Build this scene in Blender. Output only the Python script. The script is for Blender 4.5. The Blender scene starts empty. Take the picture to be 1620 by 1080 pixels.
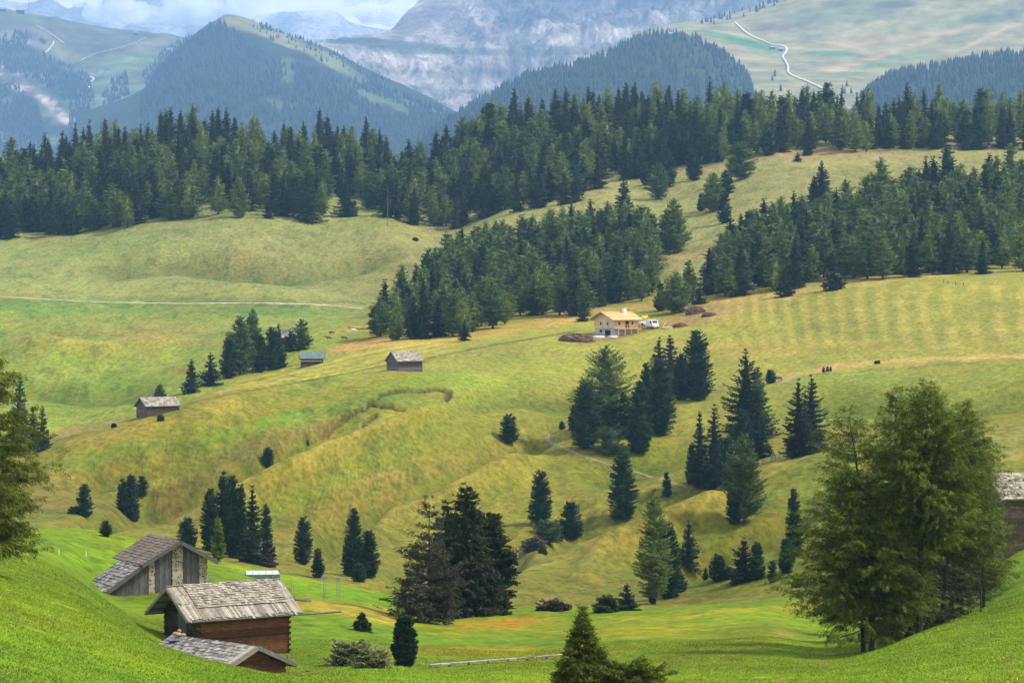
import bpy, math, random
import numpy as np
from mathutils import Vector, Matrix
R = math.radians
F, HZ, CX = 4500.0, 450.0, 810.0        # lens in photo pixels, eye level row, centre column
KY = 1.385
C = bpy.context.scene.collection
scene = bpy.context.scene

def W(px, py, Y):
    return Vector(((px-CX)/F*Y, Y, (HZ-py)/F*Y))

def lin(c):
    return [((v/255+.055)/1.055)**2.4 if v/255 > .04045 else v/255/12.92 for v in c]

# ------------------------------------------------------------------ interpolation and noise
def pchip(x, y, xi):
    x = np.asarray(x, float); y = np.asarray(y, float)
    h = np.diff(x); d = np.diff(y)/h
    m = np.zeros_like(y)
    if len(x) > 2:
        w1 = 2*h[1:]+h[:-1]; w2 = h[1:]+2*h[:-1]
        ok = d[1:]*d[:-1] > 0
        den = np.where(ok, w1/np.where(ok, d[:-1], 1)+w2/np.where(ok, d[1:], 1), 1)
        m[1:-1] = np.where(ok, (w1+w2)/den, 0)
    m[0] = d[0]; m[-1] = d[-1]
    i = np.clip(np.searchsorted(x, xi)-1, 0, len(x)-2)
    xi = np.clip(xi, x[0], x[-1])
    t = (xi-x[i])/h[i]
    return (2*t**3-3*t**2+1)*y[i]+(t**3-2*t**2+t)*h[i]*m[i]+(-2*t**3+3*t**2)*y[i+1]+(t**3-t**2)*h[i]*m[i+1]

def _h(ix, iy, seed):
    n = (ix.astype(np.int64)*374761393 + iy.astype(np.int64)*668265263 + seed*1442695041) & 0xffffffff
    n = ((n ^ (n >> 13))*1274126177) & 0xffffffff
    n = n ^ (n >> 16)
    return (n & 0xffff)/32767.5-1

def vnoise(x, y, seed=0):
    ix = np.floor(x); iy = np.floor(y); fx = x-ix; fy = y-iy
    ix = ix.astype(np.int64); iy = iy.astype(np.int64)
    ux = fx*fx*fx*(fx*(fx*6-15)+10); uy = fy*fy*fy*(fy*(fy*6-15)+10)
    a = _h(ix, iy, seed); b = _h(ix+1, iy, seed); c = _h(ix, iy+1, seed); d = _h(ix+1, iy+1, seed)
    return (a*(1-ux)+b*ux)*(1-uy)+(c*(1-ux)+d*ux)*uy

def fbm(x, y, octv=4, seed=0, gain=.5):
    s = 0; a = 1; t = 0
    for k in range(octv):
        s = s+a*vnoise(x*2**k+17.3*k, y*2**k-9.1*k, seed+k); t += a; a *= gain
    return s/t*1.5

def sstep(a, b, x):
    t = np.clip((x-a)/(b-a), 0, 1); return t*t*(3-2*t)

# ------------------------------------------------------------------ object helpers
def tag(o, label=None, cat=None, group=None, kind=None):
    if label: o['label'] = label
    if cat: o['category'] = cat
    if group: o['group'] = group
    if kind: o['kind'] = kind
    return o

def mesh_from_arrays(name, verts, quads, mats, mi=None, smooth=False, tris=None):
    me = bpy.data.meshes.new(name)
    verts = np.asarray(verts, np.float32)
    loops = []; starts = []; tot = []
    nq = 0
    if quads is not None and len(quads):
        q = np.asarray(quads, np.int32); loops.append(q.ravel()); nq = len(q)
        tot.append(np.full(nq, 4, np.int32))
    if tris is not None and len(tris):
        t = np.asarray(tris, np.int32); loops.append(t.ravel()); tot.append(np.full(len(t), 3, np.int32))
    loops = np.concatenate(loops); tot = np.concatenate(tot)
    starts = np.concatenate([[0], np.cumsum(tot)[:-1]]).astype(np.int32)
    me.vertices.add(len(verts)); me.vertices.foreach_set('co', verts.ravel())
    me.loops.add(len(loops)); me.loops.foreach_set('vertex_index', loops)
    me.polygons.add(len(tot)); me.polygons.foreach_set('loop_start', starts)
    me.polygons.foreach_set('loop_total', tot)
    if mi is not None: me.polygons.foreach_set('material_index', np.asarray(mi, np.int32))
    if smooth: me.polygons.foreach_set('use_smooth', np.ones(len(tot), bool))
    for m in mats: me.materials.append(m)
    me.update(calc_edges=True); me.validate()
    return me

def link(name, me, parent=None, loc=None, rz=0.0):
    o = bpy.data.objects.new(name, me); C.objects.link(o)
    if parent: o.parent = parent
    if loc is not None: o.location = loc
    o.rotation_euler = (0, 0, rz)
    return o

def empty(name, loc, rz=0.0):
    o = bpy.data.objects.new(name, None); C.objects.link(o)
    o.location = loc; o.rotation_euler = (0, 0, rz); o.empty_display_size = .3
    return o

class MB:
    def __init__(s): s.v = []; s.f = []
    def frame(s, O, u, v, n, a):
        u0, u1, v0, v1, n0, n1 = a
        O = Vector(O); u = Vector(u); v = Vector(v); n = Vector(n); b = len(s.v)
        for (i, j, k) in ((u0,v0,n0),(u1,v0,n0),(u1,v1,n0),(u0,v1,n0),(u0,v0,n1),(u1,v0,n1),(u1,v1,n1),(u0,v1,n1)):
            s.v.append(tuple(O+u*i+v*j+n*k))
        s.f += [(b+3,b+2,b+1,b),(b+4,b+5,b+6,b+7),(b,b+1,b+5,b+4),(b+1,b+2,b+6,b+5),(b+2,b+3,b+7,b+6),(b+3,b,b+4,b+7)]
    def box(s, x0, x1, y0, y1, z0, z1):
        s.frame((0,0,0),(1,0,0),(0,1,0),(0,0,1),(x0,x1,y0,y1,z0,z1))
    def prism(s, pts, d):           # polygon extruded by vector d
        b = len(s.v); n = len(pts); d = Vector(d)
        for p in pts: s.v.append(tuple(p))
        for p in pts: s.v.append(tuple(Vector(p)+d))
        s.f.append(tuple(range(b+n-1, b-1, -1))); s.f.append(tuple(range(b+n, b+2*n)))
        for i in range(n): s.f.append((b+i, b+(i+1)%n, b+n+(i+1)%n, b+n+i))
    def tube(s, pts, rad, n=8, cap=True):
        b = len(s.v); pts = [Vector(p) for p in pts]
        if not hasattr(rad, '__len__'): rad = [rad]*len(pts)
        for i, p in enumerate(pts):
            d = (pts[min(i+1, len(pts)-1)]-pts[max(i-1, 0)]).normalized()
            a = d.cross(Vector((0,0,1)))
            if a.length < .05: a = Vector((1,0,0))
            a.normalize(); c = d.cross(a)
            for k in range(n):
                t = 2*math.pi*k/n
                s.v.append(tuple(p+a*math.cos(t)*rad[i]+c*math.sin(t)*rad[i]))
        for i in range(len(pts)-1):
            for k in range(n):
                s.f.append((b+i*n+k, b+i*n+(k+1)%n, b+(i+1)*n+(k+1)%n, b+(i+1)*n+k))
        if cap:
            s.f.append(tuple(b+k for k in range(n-1,-1,-1))); e = b+(len(pts)-1)*n
            s.f.append(tuple(e+k for k in range(n)))
    def blob(s, c, r, seed=0, n=8, m=6, j=.15):
        rnd = random.Random(seed); b = len(s.v)
        for i in range(1, m):
            for k in range(n):
                th = math.pi*i/m; ph = 2*math.pi*k/n; q = 1+rnd.uniform(-j, j)
                s.v.append((c[0]+r[0]*q*math.sin(th)*math.cos(ph), c[1]+r[1]*q*math.sin(th)*math.sin(ph), c[2]+r[2]*q*math.cos(th)))
        for i in range(m-2):
            for k in range(n):
                s.f.append((b+i*n+k, b+(i+1)*n+k, b+(i+1)*n+(k+1)%n, b+i*n+(k+1)%n))
        s.f.append(tuple(b+k for k in range(n))); s.f.append(tuple(b+(m-2)*n+k for k in range(n-1,-1,-1)))
    def build(s, name, mat, parent=None, smooth=False):
        me = bpy.data.meshes.new(name); me.from_pydata(s.v, [], s.f)
        me.materials.append(mat)
        if smooth: me.polygons.foreach_set('use_smooth', np.ones(len(me.polygons), bool))
        me.update()
        return link(name, me, parent)

# ------------------------------------------------------------------ materials
def newmat(name):
    m = bpy.data.materials.new(name); m.use_nodes = True
    nt = m.node_tree; b = nt.nodes['Principled BSDF']
    b.inputs['Roughness'].default_value = .85
    b.inputs['Specular IOR Level'].default_value = .25
    return m, nt, b
def N(nt, t, **k):
    n = nt.nodes.new(t)
    for a, v in k.items():
        if a.startswith('i_'): n.inputs[a[2:].replace('_', ' ')].default_value = v
        else: setattr(n, a, v)
    return n
def ramp(nt, fac, stops):
    r = nt.nodes.new('ShaderNodeValToRGB'); e = r.color_ramp.elements
    while len(e) < len(stops): e.new(.5)
    for k, (p, c) in enumerate(stops):
        e[k].position = p; e[k].color = (*c, 1)
    nt.links.new(fac, r.inputs[0]); return r.outputs[0]
def mix(nt, fac, a, b, mode='MIX'):
    n = nt.nodes.new('ShaderNodeMix'); n.data_type = 'RGBA'; n.blend_type = mode
    for k, v in ((0, fac), (6, a), (7, b)):
        if hasattr(v, 'is_output') or hasattr(v, 'links'): nt.links.new(v, n.inputs[k])
        else: n.inputs[k].default_value = v if k == 0 else (*v, 1)
    return n.outputs[2]
def noise(nt, scale, detail=3, co='Object', stretch=None, rough=.6):
    tc = nt.nodes.new('ShaderNodeTexCoord'); out = tc.outputs[co]
    if stretch:
        mp = nt.nodes.new('ShaderNodeMapping'); mp.inputs['Scale'].default_value = stretch
        nt.links.new(out, mp.inputs[0]); out = mp.outputs[0]
    n = N(nt, 'ShaderNodeTexNoise'); n.inputs['Scale'].default_value = scale
    n.inputs['Detail'].default_value = detail; n.inputs['Roughness'].default_value = rough
    nt.links.new(out, n.inputs['Vector']); return n.outputs[0]
def bump(nt, b, h, strength, dist):
    n = nt.nodes.new('ShaderNodeBump'); n.inputs['Strength'].default_value = strength
    n.inputs['Distance'].default_value = dist
    nt.links.new(h, n.inputs['Height']); nt.links.new(n.outputs[0], b.inputs['Normal'])

def m_wood(name, c1, c2, st=(1, 1, 14), island=.35, sc=2.0):
    m, nt, b = newmat(name)
    n = noise(nt, sc, 5, stretch=st)
    col = ramp(nt, n, [(.3, c1), (.7, c2)])
    g = nt.nodes.new('ShaderNodeNewGeometry')
    v = ramp(nt, g.outputs['Random Per Island'], [(0, (1-island,)*3), (1, (1+island*.6,)*3)])
    col = mix(nt, 1.0, col, v, 'MULTIPLY')
    n2 = noise(nt, 1.1, 4)
    col = mix(nt, .5, col, ramp(nt, n2, [(.35, (.55,.52,.5)), (.65, (1.15,1.12,1.1))]), 'MULTIPLY')
    nt.links.new(col, b.inputs['Base Color']); bump(nt, b, n, .5, .03)
    return m
def m_plain(name, c, rough=.8, var=.25, sc=3.0, metal=0.0):
    m, nt, b = newmat(name)
    n = noise(nt, sc, 4)
    col = ramp(nt, n, [(.3, tuple(v*(1-var) for v in c)), (.7, tuple(min(1, v*(1+var)) for v in c))])
    nt.links.new(col, b.inputs['Base Color']); b.inputs['Roughness'].default_value = rough
    b.inputs['Metallic'].default_value = metal
    return m
def m_leaf(name, dark, light, tint=None, sc=.5, trans=.25):
    m, nt, b = newmat(name)
    oi = nt.nodes.new('ShaderNodeObjectInfo')
    n = noise(nt, sc, 4, rough=.7)
    col = ramp(nt, n, [(.32, dark), (.68, light)])
    g = nt.nodes.new('ShaderNodeNewGeometry')
    col = mix(nt, 1.0, col, ramp(nt, g.outputs['Random Per Island'], [(0, (.6,.62,.6)), (1, (1.3,1.3,1.25))]), 'MULTIPLY')
    if tint:
        col = mix(nt, 1.0, col, ramp(nt, oi.outputs['Random'], tint), 'MULTIPLY')
    nt.links.new(col, b.inputs['Base Color'])
    b.inputs['Roughness'].default_value = .7; b.inputs['Specular IOR Level'].default_value = .2
    tr = nt.nodes.new('ShaderNodeBsdfTranslucent'); nt.links.new(col, tr.inputs[0])
    ms = nt.nodes.new('ShaderNodeMixShader'); ms.inputs[0].default_value = trans
    out = nt.nodes['Material Output']
    nt.links.new(b.outputs[0], ms.inputs[1]); nt.links.new(tr.outputs[0], ms.inputs[2]); nt.links.new(ms.outputs[0], out.inputs[0])
    return m
M = {}
M['grey'] = m_wood('weathered grey wood', (.055,.052,.055), (.15,.143,.145), (14,14,1))
M['greyh'] = m_wood('weathered grey logs', (.07,.06,.055), (.19,.17,.16), (1,1,10))
M['dark'] = m_wood('dark wood', (.022,.018,.016), (.07,.055,.048), (1,1,10))
M['red'] = m_wood('red brown logs', (.05,.02,.010), (.30,.12,.05), (1,1,12), .6)
M['brownred'] = m_wood('dull brown logs', (.06,.045,.036), (.18,.13,.10), (1,1,12), .4)
M['shingle'] = m_wood('pale shingles', (.17,.15,.12), (.42,.385,.32), (1,6,6), .5, 3)
M['shingled'] = m_wood('dark shingles', (.11,.105,.10), (.38,.36,.34), (1,6,6), .6, 3)
M['brownroof'] = m_wood('brown shingles', (.10,.078,.062), (.20,.16,.13), (1,6,6), .25, 3)
M['greenroof'] = m_wood('green roof sheets', (.085,.14,.115), (.16,.225,.195), (1,1,1), .15, 3)
M['cream'] = m_wood('new timber', (.55,.42,.26), (.72,.58,.38), (1,1,8), .12, 3)
M['orange'] = m_wood('new roof boards', (.5,.28,.12), (.68,.42,.2), (6,1,1), .2, 3)
M['concrete'] = m_plain('concrete', (.42,.42,.42))
M['white'] = m_plain('white paint', (.8,.8,.8), .4, .04)
M['glass'] = m_plain('dark glass', (.02,.025,.03), .15, .2)
M['black'] = m_plain('dark opening', (.01,.01,.012), .9, .2)
M['metal'] = m_plain('grey metal', (.3,.33,.36), .45, .15, 3, .3)
M['rubber'] = m_plain('rubber', (.02,.02,.02), .8, .1)
M['yellow'] = m_plain('yellow paint', (.75,.5,.05), .5, .1)
M['stone'] = m_plain('stone', (.22,.2,.18), .9, .5, 4)
M['soil'] = m_plain('turned soil', (.10,.06,.04), .95, .5, .8)
M['post'] = m_plain('pale post', (.6,.58,.5), .7, .15)
M['plank'] = m_plain('bleached plank', (.30,.285,.255), .8, .3, 1.5)
M['gravel'] = m_plain('path gravel', (.36,.34,.26), .95, .25, .8)
M['dirt'] = m_plain('trodden earth', (.19,.155,.10), .95, .3, .8)
M['whitegravel'] = m_plain('white gravel', (.5,.48,.44), .95, .15, .01)
M['bark'] = m_plain('bark', (.05,.04,.033), .95, .45, 6)
M['palebark'] = m_plain('bare grey wood', (.16,.145,.13), .9, .3, 6)
M['blue'] = m_plain('blue tarpaulin', (.12,.25,.5), .6, .1)
M['green'] = m_plain('dark green panels', (.05,.11,.09), .5, .2)
M['greenwall'] = m_plain('green grey sheet', (.16,.24,.21), .5, .15)
M['palegreen'] = m_plain('pale ribbed sheet', (.42,.48,.45), .5, .06)
def m_mason():
    m, nt, b = newmat('plastered rubble stone')
    tc = nt.nodes.new('ShaderNodeTexCoord')
    v = N(nt, 'ShaderNodeTexVoronoi'); v.inputs['Scale'].default_value = 5.5; nt.links.new(tc.outputs['Object'], v.inputs['Vector'])
    n = noise(nt, 1.3, 4)
    pl = ramp(nt, n, [(.3, (.26,.21,.15)), (.7, (.42,.35,.26))])
    st = ramp(nt, v.outputs['Color'], [(0, (.03,.02,.018)), (.6, (.13,.09,.07)), (1, (.5,.42,.32))])
    k = ramp(nt, v.outputs['Distance'], [(.38, (1,1,1)), (.5, (0,0,0))])
    k2 = ramp(nt, n, [(.54, (1,1,1)), (.62, (0,0,0))])
    f = mix(nt, 1.0, k, k2, 'MULTIPLY')
    nt.links.new(mix(nt, f, pl, st), b.inputs['Base Color'])
    bump(nt, b, v.outputs['Distance'], .4, .05)
    return m
M['mason'] = m_mason()
HAZE, SKY, SUN, EXPO = 6.0e-5, .060, 3.7, 0.85
# ------------------------------------------------------------------ the land: curves (px, distance, py), near to far
K = KY
CUR = [
 [(0,6,1700)],
 [(0,29,1240)],
 [(0,62,1085),(400,85,1090),(600,100,1092),(810,105,1100),(1100,95,1095),(1300,90,1082),(1620,75,1082)],
 [(-200,98,880),(0,98,942),(130,104,975),(250,108,1020),(330,112,1044),(430,115,1065),(490,117,1073),(560,122,1052),(640,120,1056),(710,118,1073),(810,118,1068),(900,122,1062),(1100,125,1050),(1300,120,1052),(1380,125,1034),(1480,130,1000),(1620,125,985)],
 [(-200,118,855),(0,120,918),(130,125,958),(250,128,1035),(350,130,1075),(430,132,1070),(490,135,1062),(560,140,1050),(640,140,1056),(810,140,1048),(1000,150,1020),(1200,142,1028),(1300,136,1045),(1380,140,1030),(1480,148,990),(1620,145,950)],
 [(-200,145,835),(0,150,874),(130,150,928),(180,150,962),(250,148,1003),(350,148,1032),(450,146,1042),(560,155,1012),(700,160,1012),(810,165,1015),(1000,175,990),(1200,165,992),(1300,158,1012),(1380,158,1006),(1480,165,985),(1620,165,915)],
 [(-200,170,832),(0,175,857),(100,172,886),(145,172,925),(185,172,942),(240,172,940),(330,172,928),(450,172,962),(560,175,966),(650,180,984),(810,185,988),(1000,190,973),(1200,190,962),(1300,180,990),(1380,178,988),(1500,175,965),(1620,183,865)],
 [(-200,190,828),(0,205,838),(90,205,838),(180,205,850),(330,205,885),(430,208,905),(540,212,925),(630,213,943),(700,208,975),(780,205,966),(850,205,962),(1050,210,962),(1150,212,956),(1240,215,945),(1330,205,950),(1420,200,945),(1540,195,905),(1620,200,850)],
 [(0,245,905),(330,245,930),(540,245,960),(640,245,990),(800,242,968),(900,245,972),(1050,242,970),(1240,245,955),(1420,240,935),(1620,240,850)],
 [(0,285,866),(150,285,866),(330,285,898),(540,280,935),(700,275,965),(800,275,940),(900,275,950),(1050,265,952),(1240,265,915),(1380,265,895),(1620,265,825)],
 [(0,310,845),(150,315,845),(330,310,880),(540,300,915),(700,290,945),(800,290,915),(900,290,930),(1000,285,940),(1080,285,905),(1240,290,838),(1380,290,800),(1620,290,775)],
 [(0,335,825),(150,335,822),(330,335,857),(540,325,893),(700,315,920),(800,310,897),(900,312,895),(1000,310,905),(1080,310,898),(1150,310,880),(1240,312,848),(1380,315,805),(1620,315,760)],
 [(0,365,790),(150,365,790),(330,365,825),(540,355,862),(700,345,893),(770,335,888),(820,335,870),(870,340,845),(950,345,818),(1080,350,776),(1200,355,742),(1280,355,723),(1400,350,712),(1620,350,718)],
 [(0,390,766),(330,390,795),(540,385,832),(700,372,868),(770,362,880),(820,368,872),(870,372,852),(950,378,826),(1080,380,788),(1200,385,752),(1280,385,733),(1400,385,700),(1620,380,690)],
 [(0,403,745),(70,405,724),(210,408,695),(280,408,700),(400,410,712),(540,410,750),(700,410,790),(870,410,800),(950,415,770),(1080,425,728),(1200,425,704),(1280,420,692),(1400,420,670),(1620,420,650)],
 [(0,418,728),(70,420,705),(210,425,667),(280,435,642),(400,468,606),(470,500,583),(600,480,592),(700,490,590),(810,500,590),(950,500,610),(1080,500,620),(1200,500,600),(1400,500,570),(1620,500,540)],
 [(0,450,775),(70,455,755),(210,465,718),(280,475,690),(400,510,642),(470,545,592),(600,570,550),(700,590,532),(810,590,522),(950,590,520),(1080,600,500),(1200,600,480),(1400,600,455),(1620,600,442)],
 [(0,500,690),(70,505,698),(210,520,655),(280,530,628),(400,560,593),(470,585,562),(600,620,528),(700,630,505),(810,630,500),(950,640,480),(1080,640,465),(1200,640,450),(1400,640,430),(1620,640,425)],
 [(0,600,590),(200,600,592),(400,610,548),(500,620,530),(600,660,500),(700,680,480),(810,680,465),(950,690,450),(1080,690,440),(1200,690,410),(1400,690,395),(1620,690,385)],
 [(0,700,469),(200,700,479),(400,700,479),(560,712,487),(700,740,440),(810,745,410),(950,755,395),(1080,755,385),(1200,750,360),(1400,750,340),(1620,750,330)],
 [(0,840,378),(140,840,370),(260,835,352),(420,835,341),(520,840,350),(600,850,345),(700,850,367),(810,850,336),(950,840,315),(1080,830,318),(1200,820,300),(1400,820,280),(1620,820,270)],
 [(0,930,330),(200,930,300),(400,930,290),(520,930,305),(600,940,308),(690,940,330),(810,930,285),(950,920,282),(1080,900,268),(1200,900,250),(1400,900,242),(1620,900,240)],
 [(0,1050,290),(100,1050,262),(160,1050,245),(300,1050,226),(420,1050,232),(520,1050,238),(590,1050,252),(640,1050,288),(690,1050,270),(780,1050,210),(880,1050,200),(1000,1050,184),(1100,1050,186),(1300,1050,194),(1500,1050,194),(1620,1050,200)],
 [(0,1250,300),(640,1250,330),(1620,1250,260)],
 [(0,1800,430)],[(0,2600,415)],[(0,4000,370)],[(0,8000,300)],
]
def curve_arrays(cur, PX, k=1.0):
    Y = []; Z = []
    for c in cur:
        p = [q[0] for q in c]; yy = [q[1]*k for q in c]; vv = [q[2] for q in c]
        if len(c) == 1:
            y = np.full(len(PX), yy[0]); v = np.full(len(PX), float(vv[0]))
        else:
            xi = np.clip(PX, p[0], p[-1]); y = pchip(p, yy, xi); v = pchip(p, vv, xi)
        Y.append(y); Z.append((HZ-v)/F*y)
    return np.array(Y), np.array(Z)
PX = np.concatenate([np.arange(-1400, -60, 20), np.arange(-60, 1680, 3), np.arange(1680, 3040, 20)]).astype(float)
def geo(a, b, r): return list(np.exp(np.arange(math.log(a), math.log(b), r)))
YR = np.array([3.0]+geo(6, 84, .02)+geo(84, 150, .008)+geo(150, 700, .0027)+geo(700, 1500, .0036)+geo(1500, 11000, .05))
CY, CZ = curve_arrays(CUR, PX, K)
Zg = np.empty((len(YR), len(PX)))
for j in range(len(PX)):
    yy = np.concatenate([[0.], CY[:, j], [11600]]); zz = np.concatenate([[-1.7], CZ[:, j], [-260]])
    Zg[:, j] = pchip(yy, zz, YR)
def smooth_cols(Z, px, sig):
    out = Z.copy(); a = np.searchsorted(px, -60); b = np.searchsorted(px, 1680)
    n = int(sig*3); k = np.exp(-.5*(np.arange(-n, n+1)/sig)**2); k /= k.sum()
    pad = np.pad(Z[:, a:b], ((0, 0), (n, n)), mode='edge')
    acc = 0
    for i, w in enumerate(k): acc = acc+w*pad[:, i:i+b-a]
    out[:, a:b] = acc
    return out
Zg = smooth_cols(Zg, PX, 5)
XX = (PX[None, :]-CX)/F*YR[:, None]; YY = np.repeat(YR[:, None], len(PX), 1)
PYg = HZ-Zg/YR[:, None]*F                        # where each ground point shows, before roughness
PXg = np.repeat(PX[None, :], len(YR), 0)

# roughness of the land
amp = np.clip(YY, 30, 1500)
N1 = fbm(XX/38, YY/55, 4, 3); N2 = fbm(XX/9, YY/14, 4, 11); N3 = fbm(XX/2.2, YY/3.5, 3, 23)
mow = sstep(560, 640, YY)*sstep(980, 860, YY)*sstep(560, 680, PXg)      # smooth hay meadows
rough = 1-.8*mow
hut = sstep(1.4, .7, np.hypot((PXg-330)/190, (YY-205)/45))
Zg += rough*(1-.8*hut)*(N1*.0011*amp+N2*.00042*amp+N3*.00022*amp*sstep(1300, 300, YY))
# slumps: steps in the turf on the big slope
def polydist(pts, ymin=0, ymax=1e9, sx=1.0, sy=1.0):
    d = np.full(PYg.shape, 1e9)
    wx = PXg+fbm(XX/6, YY/9, 3, 41)*4; wy = PYg+fbm(XX/6, YY/9, 3, 43)*3
    for (x0, y0), (x1, y1) in zip(pts, pts[1:]):
        dx, dy = x1-x0, y1-y0
        t = np.clip(((wx-x0)*dx+(wy-y0)*dy)/(dx*dx+dy*dy), 0, 1)
        d = np.minimum(d, np.hypot((wx-x0-t*dx)*sx, (wy-y0-t*dy)*sy))
    return np.where((YY > ymin) & (YY < ymax), d, 1e9)
SLUMPS = [[(575,648),(592,634),(603,626),(625,618),(650,616),(672,618),(695,614),(712,620),(706,632)],
          [(508,667),(545,655),(575,648)],[(583,640),(605,645),(622,643),(640,650)],[(505,698),(530,690),(545,682),(570,680)],
          [(575,672),(588,665),(598,660)],[(440,720),(420,735),(400,752)],[(268,775),(285,768),(300,775)]]
SL = [polydist(p, 480, 760) for p in SLUMPS]
for d in SL: Zg -= 1.2*sstep(5, 0, d)
def smoothd(pts, y0, y1, wd):
    d = np.full(PYg.shape, 1e9)
    for (a0, b0), (a1, b1) in zip(pts, pts[1:]):
        dx, dy = a1-a0, b1-b0; t = np.clip(((PXg-a0)*dx+(PYg-b0)*dy)/(dx*dx+dy*dy), 0, 1)
        d = np.minimum(d, np.hypot(PXg-a0-t*dx, PYg-b0-t*dy))
    e0 = pts[0][0]; e1 = pts[-1][0]
    fade = sstep(e0-10, e0+70, PXg)*sstep(e1+10, e1-70, PXg)
    return np.exp(-(d/wd)**2)*fade*sstep(y0-30, y0+10, YY)*sstep(y1+30, y1-10, YY)
FOLD = [([(840,862),(900,822),(960,805),(1080,768),(1180,738)],440,560,20,-3.2),([(1040,905),(1130,870),(1200,846),(1300,800)],395,470,18,-3.0),
        ([(110,840),(200,805),(260,790),(330,752),(400,722),(480,695),(570,672)],430,720,20,-2.6),([(600,940),(700,905),(780,885),(860,855)],380,520,22,-2.4),
        ([(470,870),(560,822),(680,775),(800,715),(900,665)],430,690,26,-2.6),([(300,850),(400,790),(520,735),(640,690),(720,650)],440,700,20,2.2),
        ([(560,860),(660,800),(760,762),(870,715)],440,640,22,2.4),([(900,760),(980,735),(1080,705),(1180,690)],480,640,22,-2.0),([(700,640),(820,620),(960,640),(1080,660)],560,740,18,-1.6),
        ([(60,720),(180,690),(300,660),(430,625)],560,700,14,.35),([(100,770),(220,735),(330,705),(430,670)],520,680,18,-1.8),([(900,900),(980,870),(1080,830),(1180,790)],410,500,20,1.8),
        ([(0,600),(140,620),(260,610)],720,900,18,-2.5),([(0,545),(160,560),(320,540)],780,960,14,2.0),([(1200,650),(1320,635),(1500,640),(1700,620)],560,720,16,-1.8),
        ([(120,430),(280,410),(460,430),(640,400)],950,1150,16,-2.5)]
FS_ = [smoothd(f[0], f[1], f[2], f[3]) for f in FOLD]
for f, g_ in zip(FOLD, FS_): Zg += 2.1*f[4]*g_
PYg = HZ-Zg/YR[:, None]*F

def ground_z(px, Y):
    i = np.clip(np.searchsorted(YR, Y)-1, 0, len(YR)-2); j = np.clip(np.searchsorted(PX, px)-1, 0, len(PX)-2)
    a = min(max((Y-YR[i])/(YR[i+1]-YR[i]), 0), 1); b = min(max((px-PX[j])/(PX[j+1]-PX[j]), 0), 1)
    return float((Zg[i,j]*(1-a)+Zg[i+1,j]*a)*(1-b)+(Zg[i,j+1]*(1-a)+Zg[i+1,j+1]*a)*b)
def ground_hit(px, py, ymin=20, ymax=1600):
    """The first ground point, going away from the camera, that shows at this row of the photograph."""
    j = np.clip(np.searchsorted(PX, px)-1, 0, len(PX)-2); b = min(max((px-PX[j])/(PX[j+1]-PX[j]), 0), 1)
    v = PYg[:, j]*(1-b)+PYg[:, j+1]*b
    k = np.where((v <= py) & (YR > ymin) & (YR < ymax))[0]
    if len(k) == 0:
        k = np.where((YR > ymin) & (YR < ymax))[0]; k = [k[int(np.argmin(v[k]))]]
    i = k[0]
    if i > 0 and v[i-1] > py and YR[i-1] > ymin:
        t = (v[i-1]-py)/(v[i-1]-v[i]); Y = YR[i-1]+t*(YR[i]-YR[i-1])
    else: Y = YR[i]
    return Vector(((px-CX)/F*Y, Y, ground_z(px, Y)))

# ------------------------------------------------------------------ what grows where: colours of the turf, light and shade of the folds painted in
ALB = .60
def S(*c): return np.array(lin(c))*ALB
col = np.zeros(PYg.shape+(3,))
nb = fbm(XX/22, YY/40, 5, 61)[..., None]; nf = fbm(XX/5, YY/9, 4, 71)[..., None]; nn = fbm(XX/1.3, YY/2.5, 3, 81)[..., None]
def mixc(c, w): 
    global col
    if w.ndim == 2: w = w[..., None]
    col = col*(1-w)+np.asarray(c)*w
col[:] = S(116,140,16)
mixc(S(128,152,30), sstep(-.1, .5, nb)*.6)
mixc(S(138,140,48), sstep(290, 330, YY))
mixc(S(150,138,60), sstep(.0, .5, nb)*sstep(300, 340, YY[..., None])*.5)
mixc(S(122,148,48), sstep(.0, .5, -nb)*sstep(300, 340, YY[..., None])*.45)
mixc(S(160,158,72), sstep(600, 700, YY)*sstep(560, 700, PXg)*.9)
mixc(S(142,160,64), sstep(620, 680, YY)*sstep(620, 520, PXg))
mixc(S(152,160,82), sstep(960, 1010, YY)*sstep(640, 520, PXg))
mixc(S(158,158,84), sstep(880, 960, YY)*sstep(560, 700, PXg))
mixc(S(60,68,36), sstep(1500, 1700, YY))
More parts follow.
